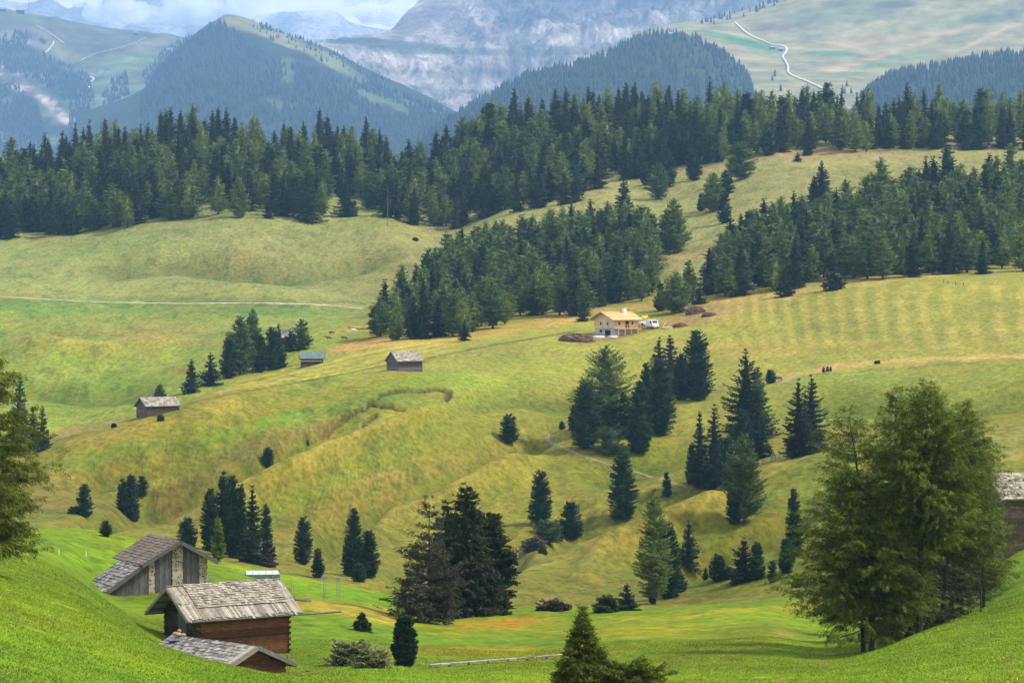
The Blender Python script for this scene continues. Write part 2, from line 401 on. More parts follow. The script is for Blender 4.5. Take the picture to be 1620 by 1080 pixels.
BL = [  # cx, cy, rx, ry, angle, colour, strength, nearest, farthest
 (90,1050,330,60,12,(112,144,8),.7,60,190),(350,1075,200,18,5,(104,140,10),.7,60,190),(60,980,120,14,16,(128,136,40),.5,60,260),
 (250,985,60,10,20,(112,120,44),.7,60,260),(150,890,190,20,14,(118,154,20),.7,150,300),(45,875,90,6,3,(150,158,50),.5,180,300),
 (590,970,75,14,12,(190,165,70),.8,200,300),(520,962,70,8,8,(186,160,62),.9,200,300),(560,940,110,14,8,(112,150,18),.8,200,300),
 (470,1000,100,24,-5,(110,142,40),.6,150,260),(590,1035,70,20,0,(135,138,74),.6,120,230),
 (780,990,110,14,-3,(172,142,40),.75,180,300),(810,985,40,9,-5,(176,122,40),.6,180,300),(950,1000,200,14,-2,(158,148,34),.7,150,300),
 (780,1015,160,8,-3,(108,140,24),.6,150,260),(700,1028,150,7,-2,(164,138,40),.6,150,260),(860,1035,160,10,-3,(150,142,34),.6,150,250),
 (620,1068,110,12,4,(110,142,12),.8,100,220),(760,1065,100,12,0,(124,146,24),.7,100,220),
 (1130,1000,150,16,-9,(130,140,26),.6,130,300),(1100,972,190,8,-4,(160,152,40),.7,200,320),(1060,1045,150,22,-20,(112,118,26),.6,110,260),
 (1190,1020,110,26,-25,(120,126,30),.5,110,260),(1180,1060,160,18,-12,(108,130,18),.5,110,220),(1480,1050,260,40,-14,(112,140,10),.7,80,220),
 (1260,965,60,12,-12,(150,148,40),.6,180,300),(1590,920,50,40,-60,(112,150,20),.7,180,330),
 (1300,1050,14,4,-5,(150,132,84),.8,100,230),(1236,1078,14,5,-20,(160,140,90),.8,90,230),(1590,1045,16,5,-25,(120,118,60),.7,80,220),(1236,1000,10,4,0,(156,130,70),.7,100,260),
 # the big slope
 (150,740,190,26,-12,(168,152,76),.6,520,640),(110,790,150,30,8,(136,124,62),.75,400,600),(250,800,120,30,20,(134,126,56),.7,400,600),
 (180,715,130,14,-14,(120,152,50),.6,540,660),(360,690,130,14,-16,(116,156,44),.7,540,740),(330,715,130,12,-14,(170,164,70),.6,520,700),
 (300,775,80,26,-34,(112,92,56),.85,440,620),(370,730,90,18,-36,(126,112,60),.85,500,640),(440,700,70,14,-28,(130,114,60),.85,520,680),
 (250,815,40,16,-20,(112,84,56),.6,420,600),(540,660,70,14,-24,(134,124,62),.8,560,720),(640,625,70,13,-8,(128,122,66),.8,560,740),
 (470,735,150,11,-36,(166,164,58),.7,480,700),(560,690,120,14,-26,(172,168,66),.6,520,720),(520,760,190,22,-32,(130,152,46),.75,460,700),(630,705,120,14,-20,(134,152,52),.6,520,720),
 (560,640,150,16,-13,(114,150,52),.7,580,740),(700,640,120,12,-4,(140,158,64),.6,560,760),
 (600,775,160,26,-22,(164,136,68),.8,440,620),(480,830,120,26,-10,(142,130,56),.7,420,600),(700,740,150,22,-16,(160,144,66),.7,460,680),
 (700,800,130,30,-14,(140,140,50),.6,420,620),(600,880,140,26,4,(128,128,44),.7,380,560),(760,770,110,24,-20,(136,140,48),.6,440,640),
 (810,670,150,18,-10,(136,134,56),.8,520,700),(880,645,110,18,-6,(132,132,56),.8,540,720),(820,705,60,10,-14,(176,150,70),.6,500,680),
 (760,600,180,24,-6,(140,158,60),.6,620,800),(880,580,200,16,-6,(150,160,62),.6,640,820),(700,600,60,20,-8,(126,154,54),.5,620,780),
 (940,740,120,36,16,(132,134,48),.7,500,680),(1000,760,120,26,14,(130,130,50),.7,480,640),(1080,700,50,20,0,(150,138,54),.5,520,680),
 (900,885,150,22,-14,(148,148,56),.7,420,520),(960,850,150,18,-22,(160,156,68),.7,440,520),(1060,820,120,16,-26,(156,146,62),.7,440,520),(900,930,120,20,-5,(126,124,42),.7,360,480),
 (1180,760,70,10,-26,(178,158,74),.8,460,520),(1230,740,60,9,-20,(168,160,74),.7,460,520),(1200,800,80,22,-30,(112,128,50),.6,400,520),(1280,780,90,40,-30,(128,152,54),.6,430,620),  # the dark green patch paints in the shade of the gully behind the spur
 (1100,890,90,10,-26,(178,148,78),.7,380,430),(1200,860,70,10,-24,(168,150,66),.7,380,430),(1110,945,150,12,-6,(134,120,56),.7,320,420),(1060,960,40,8,-30,(176,140,80),.6,300,420),
 (870,835,16,12,-30,(170,110,50),.5,440,560),(850,870,50,8,-36,(166,124,66),.6,430,520),(960,800,60,9,-25,(160,130,70),.5,440,520),
 (1600,700,60,40,0,(152,156,70),.5,480,760),(1600,720,40,10,-14,(182,160,84),.6,460,600),(1420,640,200,20,-4,(146,158,68),.6,560,760),(1250,600,150,10,-4,(150,156,64),.5,640,800),
 (1400,600,200,14,-3,(138,158,64),.6,640,760),(1480,670,60,5,-8,(108,134,64),.5,540,760),(1210,715,30,7,8,(186,150,74),.8,480,620),
 # hay fields
 (1300,545,260,12,-1,(176,158,80),.6,700,860),(1200,560,120,10,0,(180,164,76),.5,700,860),(1350,590,150,6,-3,(146,160,70),.5,680,800),(1250,600,100,8,-2,(150,162,70),.5,640,800),
 (360,610,90,10,-18,(196,156,92),.95,600,700),(470,578,90,9,-18,(196,156,92),.9,640,740),(560,548,110,9,-12,(200,158,98),.9,700,860),(680,538,110,8,-6,(196,162,90),.9,700,880),
 (820,518,130,7,-9,(192,164,86),.9,740,900),(960,492,110,8,-6,(194,160,88),.85,780,900),(1150,478,120,8,-4,(198,170,100),.85,820,900),(1320,452,120,7,-5,(190,168,98),.8,820,920),(1500,432,120,5,-2,(190,170,104),.6,820,930),
 (1110,495,60,14,-4,(168,136,92),.7,760,900),(1080,510,60,6,-4,(160,128,84),.8,760,860),(980,528,60,8,-12,(132,104,74),.8,740,840),(1160,490,60,10,-5,(196,160,104),.5,780,880),
 (800,560,120,8,-6,(160,166,70),.5,680,800),(560,590,90,5,-14,(136,160,60),.3,620,740),
 # valley meadow
 (120,488,200,11,0,(104,146,58),.8,860,980),(420,492,150,9,2,(106,144,60),.8,860,1000),(300,515,200,8,2,(156,162,72),.6,800,960),(240,522,140,6,1,(168,150,80),.6,800,940),(330,540,120,7,6,(164,156,76),.6,780,920),
 (100,560,140,22,4,(140,166,62),.6,740,900),(60,600,100,9,-12,(172,178,84),.5,720,880),(200,610,130,14,-6,(120,152,56),.6,700,860),(80,650,120,12,-10,(128,154,58),.5,690,820),(130,680,90,12,-12,(146,130,80),.8,670,760),
 (50,700,60,12,0,(140,120,78),.8,640,740),(285,585,30,5,16,(160,116,72),.8,720,860),(500,520,70,9,-4,(150,158,70),.4,800,930),(560,520,60,5,-10,(186,154,84),.6,820,930),(500,545,60,8,-8,(136,160,64),.6,760,860),
 (120,400,200,18,-5,(136,160,74),.7,960,1180),(60,440,130,16,4,(150,170,76),.5,960,1100),(400,410,200,30,-2,(156,156,88),.6,980,1200),(380,475,260,4,1,(110,112,70),.5,940,1010),(560,400,130,40,10,(150,154,84),.6,960,1200),
 (560,370,60,12,0,(146,148,82),.5,1000,1250),(600,450,80,20,0,(154,150,80),.5,940,1100),
 (760,350,60,9,-10,(134,150,72),.6,1050,1250),(1080,350,60,26,-10,(134,150,76),.5,1000,1250),(1070,405,70,8,-6,(176,152,96),.8,960,1100),(1100,265,120,7,-6,(182,158,108),.6,1150,1300),(1300,245,170,9,1,(196,162,108),.85,1180,1300),
 (1250,262,160,10,-4,(166,162,90),.6,1120,1260),(1100,310,110,14,-10,(150,156,82),.6,1050,1250),(1570,234,60,5,0,(196,162,120),.8,1180,1330),(1550,600,120,14,-3,(154,158,70),.4,600,740),
]
warp1 = fbm(XX/14, YY/24, 4, 91); warp2 = fbm(XX/4, YY/7, 3, 93)
for cx, cy, rx, ry, ang, c, st, y0, y1 in BL:
    a = R(ang); ca, sa = math.cos(a), math.sin(a)
    m = (np.abs(PXg-cx) < rx*1.8+ry*1.8) & (np.abs(PYg-cy) < ry*1.8+rx*1.8) & (YY > y0-25) & (YY < y1+25)
    dx = PXg[m]-cx; dy = PYg[m]-cy
    u = (dx*ca+dy*sa)/rx; v = (-dx*sa+dy*ca)/ry
    d = np.hypot(u, v)+.45*warp1[m]+.3*warp2[m]
    w = sstep(1.25, .35, d)*st*sstep(y0-25, y0, YY[m])*sstep(y1+25, y1, YY[m])
    col[m] = col[m]*(1-w[:, None])+S(*c)*w[:, None]
# mowing swaths on the hay fields
u = (PXg-1130)+(PYg-500)*-.12+np.sin((PYg-440)/40)*10+warp1*3.5
per = 22+(PXg-1130)*.018
sw = np.sin(u/per*2*math.pi)
m = sstep(1105, 1160, PXg)*sstep(440, 462, PYg)*sstep(566, 530, PYg)*sstep(650, 700, YY)*sstep(960, 900, YY)
mixc(S(200,182,98), m*sstep(-.1, .8, sw)*.42*sstep(-.5, .2, warp1+.3)); mixc(S(138,144,60), m*sstep(.0, .8, -sw)*.36*sstep(-.5, .2, warp1+.3))
yc = np.interp(PXg, [277,367,540,607,670,773,857,930], [643,623,592,578,568,547,533,520])   # the ditch along the mown strip
strip = sstep(270, 300, PXg)*sstep(960, 860, PXg)*sstep(1, -2, PYg-yc)*(YY > 560)*(YY < 900)*sstep(-46, -34, PYg-yc)
s2 = np.sin((PYg-yc)/7.5*2*math.pi+PXg/60+warp1*2.5)
top = sstep(330, 420, PXg)*sstep(760, 640, PXg)
mixc(S(188,178,78), strip*top*.55*sstep(-34, -24, PYg-yc)); mixc(S(204,190,96), strip*top*sstep(0, .8, s2)*.6*sstep(-34, -24, PYg-yc)); mixc(S(150,156,60), strip*top*sstep(.1, .9, -s2)*.5*sstep(-34, -24, PYg-yc))
s3 = np.sin((PXg*.9+PYg*2.2)/11+warp1*3); m3 = sstep(1.2, .6, np.hypot((PXg-560)/150, (PYg-745)/60))*(YY > 440)*(YY < 720)
mixc(S(112,132,44), m3*sstep(.3, 1, s3)*.35)
mixc(S(84,92,44), sstep(1.6, .5, np.abs(PYg-yc))*sstep(280, 300, PXg)*sstep(930, 900, PXg)*(YY > 560)*(YY < 900)*.8)
# bare earth of the slumps, ditches, trodden lines
for d in SL: mixc(S(84,64,46), sstep(5.5, 2, d)*.95)
for pts, c, wd, st, y0, y1 in [([(60,523),(120,528),(180,532),(290,538),(350,548)],(150,128,70),1.6,.7,780,960),([(0,512),(20,514)],(150,128,70),2,.7,800,960),
      ([(185,533),(205,524),(214,521)],(150,126,66),1.6,.7,780,960),([(275,582),(300,592),(330,590)],(150,110,66),2.5,.6,700,860),([(0,474),(200,481),(420,481),(560,488)],(96,110,62),2,.5,940,1010),
      ([(1160,602),(1220,604),(1290,588),(1340,578),(1420,572),(1540,566),(1640,560)],(196,168,104),4.0,.85,640,860),([(1225,606),(1300,592),(1400,584),(1520,575),(1640,566)],(108,122,62),1.2,.6,640,860),
      ([(800,960),(900,938),(1000,925)],(120,108,60),2,.3,330,480),([(560,640),(640,622),(700,600)],(120,148,54),6,.3,560,760),
      ([(760,760),(680,790),(620,815)],(118,124,40),6,.35,430,620),([(540,800),(640,760),(760,700)],(120,132,44),8,.35,430,660),([(100,840),(300,870),(400,885)],(120,150,34),3,.4,250,310)]:
    d = polydist(pts, y0, y1)
    mixc(S(*c), sstep(wd*1.6, wd*.4, d)*st)
# trodden terraces and mowing lines that follow the slope
lnz = (PYg+PXg*.34+warp1*9+fbm(XX/60, YY/80, 3, 131)*30)/5.2
tl_ = np.sin(lnz*2*math.pi)*sstep(-.3, .3, fbm(XX/30, YY/50, 3, 133))
mk_ = sstep(420, 460, YY)*sstep(800, 740, YY)*sstep(1180, 1060, PXg)*sstep(80, 160, PXg)
mixc(S(96,112,40), mk_*sstep(.35, .95, tl_)*.42); mixc(S(176,166,78), mk_*sstep(.35, .95, -tl_)*.34)
lz2 = (PYg*1.0-PXg*.05+warp1*7)/4.4; t2 = np.sin(lz2*2*math.pi)*sstep(-.2, .4, fbm(XX/30, YY/40, 3, 135))
mixc(S(112,128,54), sstep(700, 740, YY)*sstep(1230, 1190, YY)*sstep(640, 560, PXg)*sstep(.3, .9, t2)*.34)
mixc(S(120,134,58), sstep(560, 600, YY)*sstep(760, 720, YY)*sstep(1180, 1240, PXg)*sstep(.3, .9, t2)*.34)
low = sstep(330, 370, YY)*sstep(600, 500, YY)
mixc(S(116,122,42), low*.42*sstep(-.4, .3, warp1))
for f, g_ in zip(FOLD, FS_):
    if f[4] < 0: mixc(S(84,104,34), g_*.6)      # shade of the hollows painted in as darker green
    else: mixc(S(184,160,74), g_*.45)            # light on the crests painted in as brighter tan turf
# low-scale change of the turf
col *= 1+.14*nb+.07*nf+.12*nn*sstep(1500, 300, YY[..., None])
tus = fbm(XX/2.6, YY/5, 3, 101)[..., None]
mixc(S(160,134,62), sstep(.2, .5, tus)*.3*sstep(260, 330, YY[..., None])*(1-mow[..., None]))
mixc(S(66,80,26), sstep(.25, .6, -tus)*.34*sstep(200, 330, YY[..., None])*(1-mow[..., None]))
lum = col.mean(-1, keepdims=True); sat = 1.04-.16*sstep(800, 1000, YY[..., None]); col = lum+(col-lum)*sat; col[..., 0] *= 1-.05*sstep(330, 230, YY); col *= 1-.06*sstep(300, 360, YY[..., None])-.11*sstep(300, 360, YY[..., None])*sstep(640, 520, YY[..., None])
col = np.clip(col, .004, .8)

def grid_quads(nr, nc):
    i = np.arange(nr*nc).reshape(nr, nc)
    return np.stack([i[:-1,:-1], i[:-1,1:], i[1:,1:], i[1:,:-1]], -1).reshape(-1, 4)
def grid_mesh(name, X, Y, Z, colr, mat):
    v = np.stack([X, Y, Z], -1).reshape(-1, 3)
    me = mesh_from_arrays(name, v, grid_quads(*X.shape), [mat], smooth=True)
    at = me.color_attributes.new('turf', 'FLOAT_COLOR', 'POINT')
    at.data.foreach_set('color', np.concatenate([colr.reshape(-1, 3), np.ones((v.shape[0], 1))], 1).astype(np.float32).ravel())
    return me
m, nt, b = newmat('turf')
at = N(nt, 'ShaderNodeAttribute', attribute_name='turf')
n1 = noise(nt, .9, 6, stretch=(1, .6, 1), rough=.7); n2 = noise(nt, .13, 5, stretch=(1, .5, 1), rough=.65)
c1 = mix(nt, 1.0, at.outputs['Color'], ramp(nt, n1, [(.34, (.56,.62,.5)), (.5, (1,1,1)), (.66, (1.42,1.34,1.3))]), 'MULTIPLY')
n3 = noise(nt, .33, 5, stretch=(1, .8, 2), rough=.75)
c1 = mix(nt, 1.0, c1, ramp(nt, n3, [(.34, (.84,.88,.84)), (.46, (1,1,1)), (.68, (1.1,1.07,1.05))]), 'MULTIPLY')
c1 = mix(nt, 1.0, c1, ramp(nt, n2, [(.3, (.82,.88,.84)), (.7, (1.2,1.12,1.1))]), 'MULTIPLY')
nt.links.new(c1, b.inputs['Base Color']); b.inputs['Roughness'].default_value = .95; b.inputs['Specular IOR Level'].default_value = .1
bump(nt, b, n1, .8, .3)
M['turf'] = m
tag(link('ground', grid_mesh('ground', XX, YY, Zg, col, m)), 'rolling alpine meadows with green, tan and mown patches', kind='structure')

def ribbon(name, pts, width, mat, label, ymin=20, lift=.06, step=5, kind='structure'):
    P = []
    for (x0, y0), (x1, y1) in zip(pts, pts[1:]):
        n = max(1, int(math.hypot(x1-x0, y1-y0)/step))
        P += [(x0+(x1-x0)*i/n, y0+(y1-y0)*i/n) for i in range(n)]
    P.append(pts[-1]); Q = [ground_hit(a, c, ymin) for a, c in P]
    # smooth in plan
    for _ in range(2):
        Q = [Q[0]]+[(Q[i-1]+Q[i]*2+Q[i+1])/4 for i in range(1, len(Q)-1)]+[Q[-1]]
    v = []
    for i, q in enumerate(Q):
        d = (Q[min(i+1, len(Q)-1)]-Q[max(i-1, 0)]); d.z = 0; d.normalize(); s = Vector((-d.y, d.x, 0))
        w = width*(1+.25*math.sin(i*1.7)+.1*math.sin(i*4.1))
        for k in (-1, -.33, .33, 1):
            p = q+s*w*.5*k; pxx = p.x/p.y*F+CX
            v.append((p.x, p.y, ground_z(pxx, p.y)+lift-(.1 if abs(k) == 1 else 0)))
    f = [(i*4+k, i*4+k+1, i*4+k+5, i*4+k+4) for i in range(len(Q)-1) for k in range(3)]
    me = mesh_from_arrays(name, v, f, [mat], smooth=True)
    return tag(link(name, me), label, kind=kind)
ribbon('road', [(-40,467),(0,469),(70,473),(140,477),(220,479),(300,480),(380,479),(460,480),(530,483),(575,488)], 1.7, M['gravel'], 'pale gravel road across the valley meadow', 900)
ribbon('path', [(868,686),(862,692),(872,700),(888,706),(905,714),(925,722),(950,730),(985,740),(1020,750),(1060,762),(1096,772)], .9, M['dirt'], 'narrow trodden path down the slope to the bushes', 480)
ribbon('path', [(806,912),(811,903),(808,893),(813,884),(817,878),(818,874)], .9, M['dirt'], 'short footpath the hiker stands on', 380)
# ------------------------------------------------------------------ mountains
KF = 1.5
def relief(name, x0, x1, step, cur, colf, namp, nsc, label, rows=150, seed=0, ridged=0.0, strata=0.0, mat='farland'):
    px = np.arange(x0, x1+1, step).astype(float)
    cy, cz = curve_arrays(cur, px, KF)
    t = np.linspace(0, len(cur)-1, rows)
    Y = np.empty((rows, len(px))); Z = np.empty_like(Y)
    kk = np.arange(len(cur))
    for j in range(len(px)):
        Y[:, j] = pchip(kk, cy[:, j], t); Z[:, j] = pchip(kk, cz[:, j], t)
    X = (px[None]-CX)/F*Y
    X1, Y1 = X/KF, Y/KF
    n = fbm(X1/nsc, Y1/nsc, 6, seed, .55)
    if ridged: n = n*(1-ridged)+ridged*(1-2*np.abs(fbm(X1/nsc*1.3, Y1/nsc*.6, 5, seed+7)))
    if mat == 'rock' and x0 > 0: n = n*(.12+.88*sstep(640, 800, px))[None]
    Z = Z+KF*namp*n
    if strata: Z = Z+KF*strata*fbm(X1/nsc*5, Y1/nsc*5, 4, seed+3)*((.12+.88*sstep(620, 800, px))[None] if mat == 'rock' else 1)
    PXf = np.repeat(px[None], rows, 0); PYf = HZ-Z/Y*F
    me = grid_mesh(name, X, Y, Z, np.clip(colf(PXf, PYf, X1, Y1, Z/KF), .003, .8), M[mat])
    o = tag(link(name, me), label, kind='structure')
    return o, (px, Y, Z, PYf)
m, nt, b = newmat('distant land')
at = N(nt, 'ShaderNodeAttribute', attribute_name='turf')
n1 = noise(nt, .009, 8, rough=.75)
nt.links.new(mix(nt, 1.0, at.outputs['Color'], ramp(nt, n1, [(.36, (.62,.64,.62)), (.64, (1.38,1.34,1.3))]), 'MULTIPLY'), b.inputs['Base Color'])
b.inputs['Roughness'].default_value = .95; b.inputs['Specular IOR Level'].default_value = .1
M['farland'] = m
m, nt, b = newmat('distant rock')
at = N(nt, 'ShaderNodeAttribute', attribute_name='turf')
n1 = noise(nt, .025, 9, stretch=(1,1,.35), rough=.8); n2 = noise(nt, .008, 6, stretch=(1,1,.6), rough=.7)
cc_ = mix(nt, 1.0, at.outputs['Color'], ramp(nt, n1, [(.36, (.5,.52,.56)), (.5, (1,1,1)), (.64, (1.4,1.37,1.3))]), 'MULTIPLY')
cc_ = mix(nt, 1.0, cc_, ramp(nt, n2, [(.35, (.85,.87,.9)), (.65, (1.42,1.4,1.36))]), 'MULTIPLY')
nt.links.new(cc_, b.inputs['Base Color']); b.inputs['Roughness'].default_value = .95; bump(nt, b, n1, 1.0, 60)
M['rock'] = m
def blobs(c, PXf, PYf, X, Y, L, seed=5, wsc=90):
    w1 = fbm(X/wsc, Y/wsc, 5, seed)
    for cx, cy, rx, ry, ang, cc, st in L:
        a = R(ang); dx = PXf-cx; dy = PYf-cy
        d = np.hypot((dx*math.cos(a)+dy*math.sin(a))/rx, (-dx*math.sin(a)+dy*math.cos(a))/ry)+.5*w1
        w = (sstep(1.2, .6, d)*st)[..., None]; c = c*(1-w)+FS(*cc)*w
    return c
def FS(*c): return np.array(lin(c))*.66
def base(shape, c): return np.zeros(shape+(3,))+FS(*c)

# rock massif with its talus cone and cliff band
def c_rock(PXf, PYf, X, Y, Z):
    v = fbm(X/22+fbm(X/90,Z/90,3,7)*1.5, Z/75, 6, 201, .6)[..., None]; h = fbm(X/300, Z/26, 4, 205)[..., None]
    g = fbm(X/110, Z/90, 5, 208)[..., None]
    c = base(PXf.shape, (232,220,208))
    c = c*np.clip(1+.6*v+.35*h+.35*g, .15, 1.6)
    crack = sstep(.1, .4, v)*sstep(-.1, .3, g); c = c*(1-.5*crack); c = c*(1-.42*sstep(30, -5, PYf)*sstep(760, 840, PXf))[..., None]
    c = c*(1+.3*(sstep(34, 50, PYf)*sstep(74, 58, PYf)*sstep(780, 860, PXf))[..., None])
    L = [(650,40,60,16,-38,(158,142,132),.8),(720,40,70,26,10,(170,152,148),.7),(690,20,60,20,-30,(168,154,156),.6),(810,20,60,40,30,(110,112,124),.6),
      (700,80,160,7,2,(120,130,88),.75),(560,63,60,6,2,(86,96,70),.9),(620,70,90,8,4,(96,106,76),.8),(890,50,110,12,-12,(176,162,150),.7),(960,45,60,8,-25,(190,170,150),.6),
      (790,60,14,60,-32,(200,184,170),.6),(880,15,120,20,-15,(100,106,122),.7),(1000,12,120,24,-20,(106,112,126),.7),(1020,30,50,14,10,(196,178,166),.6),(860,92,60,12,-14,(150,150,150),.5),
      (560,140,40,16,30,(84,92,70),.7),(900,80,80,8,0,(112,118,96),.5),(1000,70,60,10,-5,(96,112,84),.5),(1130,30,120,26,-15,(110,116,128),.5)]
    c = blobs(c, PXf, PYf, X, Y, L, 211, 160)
    w = sstep(.35, .65, fbm(X/45, Y/45+Z/45, 4, 217))[..., None]*.55*sstep(75, 100, PYf)[..., None]
    return c*(1-w)+FS(72,82,66)*w
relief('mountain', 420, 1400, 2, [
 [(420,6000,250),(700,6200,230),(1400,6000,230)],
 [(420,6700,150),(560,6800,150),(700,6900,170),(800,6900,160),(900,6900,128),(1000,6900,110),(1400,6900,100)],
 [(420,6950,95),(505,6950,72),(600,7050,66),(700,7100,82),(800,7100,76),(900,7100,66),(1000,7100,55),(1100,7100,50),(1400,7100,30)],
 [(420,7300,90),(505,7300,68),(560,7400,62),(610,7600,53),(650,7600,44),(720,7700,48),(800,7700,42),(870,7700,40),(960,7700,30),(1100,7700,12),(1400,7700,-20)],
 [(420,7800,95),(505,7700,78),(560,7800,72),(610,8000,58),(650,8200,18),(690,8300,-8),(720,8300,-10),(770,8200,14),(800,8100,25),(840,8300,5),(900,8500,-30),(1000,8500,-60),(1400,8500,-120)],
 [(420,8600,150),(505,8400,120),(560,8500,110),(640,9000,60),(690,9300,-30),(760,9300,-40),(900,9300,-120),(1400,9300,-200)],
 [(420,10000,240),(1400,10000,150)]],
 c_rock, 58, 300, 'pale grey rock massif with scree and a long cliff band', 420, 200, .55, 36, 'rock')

def c_hill(PXf, PYf, X, Y, Z):
    c = base(PXf.shape, (44,60,44))*(1+.25*fbm(X/60, Y/60, 4, 301)[..., None])
    L = [(400,38,60,12,10,(134,130,84),1),(450,60,70,12,26,(138,136,92),1),(510,90,60,11,30,(124,130,90),.95),(560,118,50,7,30,(104,120,84),.7),(455,110,12,24,0,(110,128,84),.5),(580,150,40,7,30,(110,126,80),.6),
         (630,170,40,7,28,(112,130,80),.6),(360,34,22,7,0,(130,124,84),1),(630,150,36,5,30,(110,124,84),.6),(440,165,26,7,10,(120,124,84),.4),(690,175,14,5,0,(124,140,90),.5)]
    return blobs(c, PXf, PYf, X, Y, L, 303, 110)
HILL = relief('hill', 120, 860, 3, [
 [(120,4000,330),(860,4000,330)],
 [(120,4600,235),(225,4700,215),(400,4800,200),(600,4700,232),(700,4600,245),(860,4500,280)],
 [(120,5300,200),(225,5300,165),(300,5300,120),(380,5300,110),(500,5300,125),(600,5300,165),(700,5200,195),(860,5000,260)],
 [(120,5900,190),(225,5900,150),(250,5900,112),(300,5900,68),(340,5900,40),(360,5900,31),(400,5900,38),(440,5900,52),(500,5900,74),(540,5900,94),(600,5900,124),(660,5800,152),(720,5600,182),(860,5300,250)],
 [(120,6500,240),(300,6500,130),(360,6300,60),(440,6300,90),(600,6500,180),(860,6000,280)]],
 c_hill, 16, 300, 'cone shaped forested hill with a bare grassy top', 130, 300, .35)

def c_alp(PXf, PYf, X, Y, Z):
    c = base(PXf.shape, (102,108,80))*(1+.15*fbm(X/80, Y/80, 4, 401)[..., None])
    L = [(120,60,90,22,14,(90,88,76),.9),(190,75,70,26,-10,(92,92,78),.8),(60,50,70,14,10,(104,98,84),.7),(200,100,70,16,-10,(116,140,90),.7),(30,75,34,16,14,(58,68,54),.9),
      (60,105,70,12,14,(54,68,52),.9),(100,125,50,10,20,(56,70,54),.85),(140,185,30,20,40,(54,72,54),.8),(30,185,60,36,20,(50,66,54),.9),(170,150,60,30,0,(116,142,92),.6),(30,130,60,12,30,(196,176,164),.95),(80,165,50,12,42,(200,180,170),.95),
      (105,190,30,9,30,(190,172,160),.8),(55,70,26,4,20,(150,148,150),.6),(240,70,40,9,-14,(132,124,92),.7),(10,60,20,9,0,(160,150,130),.5),(100,80,60,10,36,(138,128,94),.6)]
    c = blobs(c, PXf, PYf, X, Y, L, 403, 100)
    k = (sstep(.08, .3, fbm(X/45, Y/90, 5, 421))*sstep(98, 108, PYf)*sstep(150, 110, PXf))[..., None]*.8
    c = c*(1-k)+FS(46,60,50)*k
    return c*(1+.3*fbm(X/30, Y/50, 4, 431)[..., None])
ALP = relief('hill', -700, 420, 4, [
 [(-700,5200,330),(420,5200,330)],
 [(-700,6000,230),(0,6000,215),(120,6000,210),(420,6000,230)],
 [(-700,6600,120),(0,6600,110),(120,6600,125),(200,6600,120),(300,6600,120),(420,6600,140)],
 [(-700,7400,40),(0,7300,24),(30,7300,26),(60,7300,30),(120,7300,42),(200,7300,53),(300,7300,59),(360,7300,66),(420,7300,90)],
 [(-700,8200,100),(0,8200,90),(420,8200,150)]],
 c_alp, 20, 340, 'far grassy ridge with scree, tracks and a summit station', 170, 400, .2, 3)

def c_right(PXf, PYf, X, Y, Z):
    c = base(PXf.shape, (156,150,108))*(1+.12*fbm(X/120, Y/60, 5, 501)[..., None])
    L = [(1180,68,75,6,14,(84,140,84),.95),(1310,84,60,4,3,(92,142,90),.9),(1150,75,60,9,20,(160,150,116),.6),(1320,20,120,22,-12,(128,136,98),.8),(1230,48,50,14,0,(132,124,104),.6),(1390,20,60,10,-30,(122,124,98),.7),
      (1400,62,150,5,-8,(184,160,122),.7),(1330,105,110,5,-14,(186,160,120),.7),(1450,70,170,5,-18,(186,166,126),.6),(1560,60,80,4,-24,(194,168,136),.7),(1600,15,90,16,-20,(116,120,100),.6),(1420,5,40,8,0,(84,98,80),.7),
      (1420,95,120,8,-14,(122,142,92),.6),(1480,40,150,4,-10,(120,144,100),.5),(1540,34,60,2.5,-10,(86,140,84),.7),(1250,125,60,10,-10,(136,142,96),.6),(1330,60,90,8,-6,(162,148,120),.6)]
    c = blobs(c, PXf, PYf, X, Y, L, 503, 90)
    w = fbm(X/22, Y/30, 4, 521)[..., None]; c = c*(1+.2*w+.16*fbm(X/120, Y/25, 4, 523)[..., None])
    return c
RIGHT = relief('hill', 1000, 2600, 4, [
 [(1000,3600,340),(2600,3600,340)],
 [(1000,4000,200),(1200,4000,165),(1400,4000,160),(2600,4000,160)],
 [(1000,4600,90),(1080,4600,68),(1200,4600,88),(1400,4600,88),(1620,4600,70),(2600,4600,50)],
 [(1000,5300,60),(1080,5300,47),(1120,5300,42),(1180,5300,25),(1250,5300,2),(1300,5300,-16),(1620,5300,-60),(2600,5300,-160)],
 [(1000,6000,120),(1250,6000,60),(1620,6200,0),(2600,6200,-60)]],
 c_right, 9, 420, 'broad pale alpine pasture rising on the right', 170, 500)

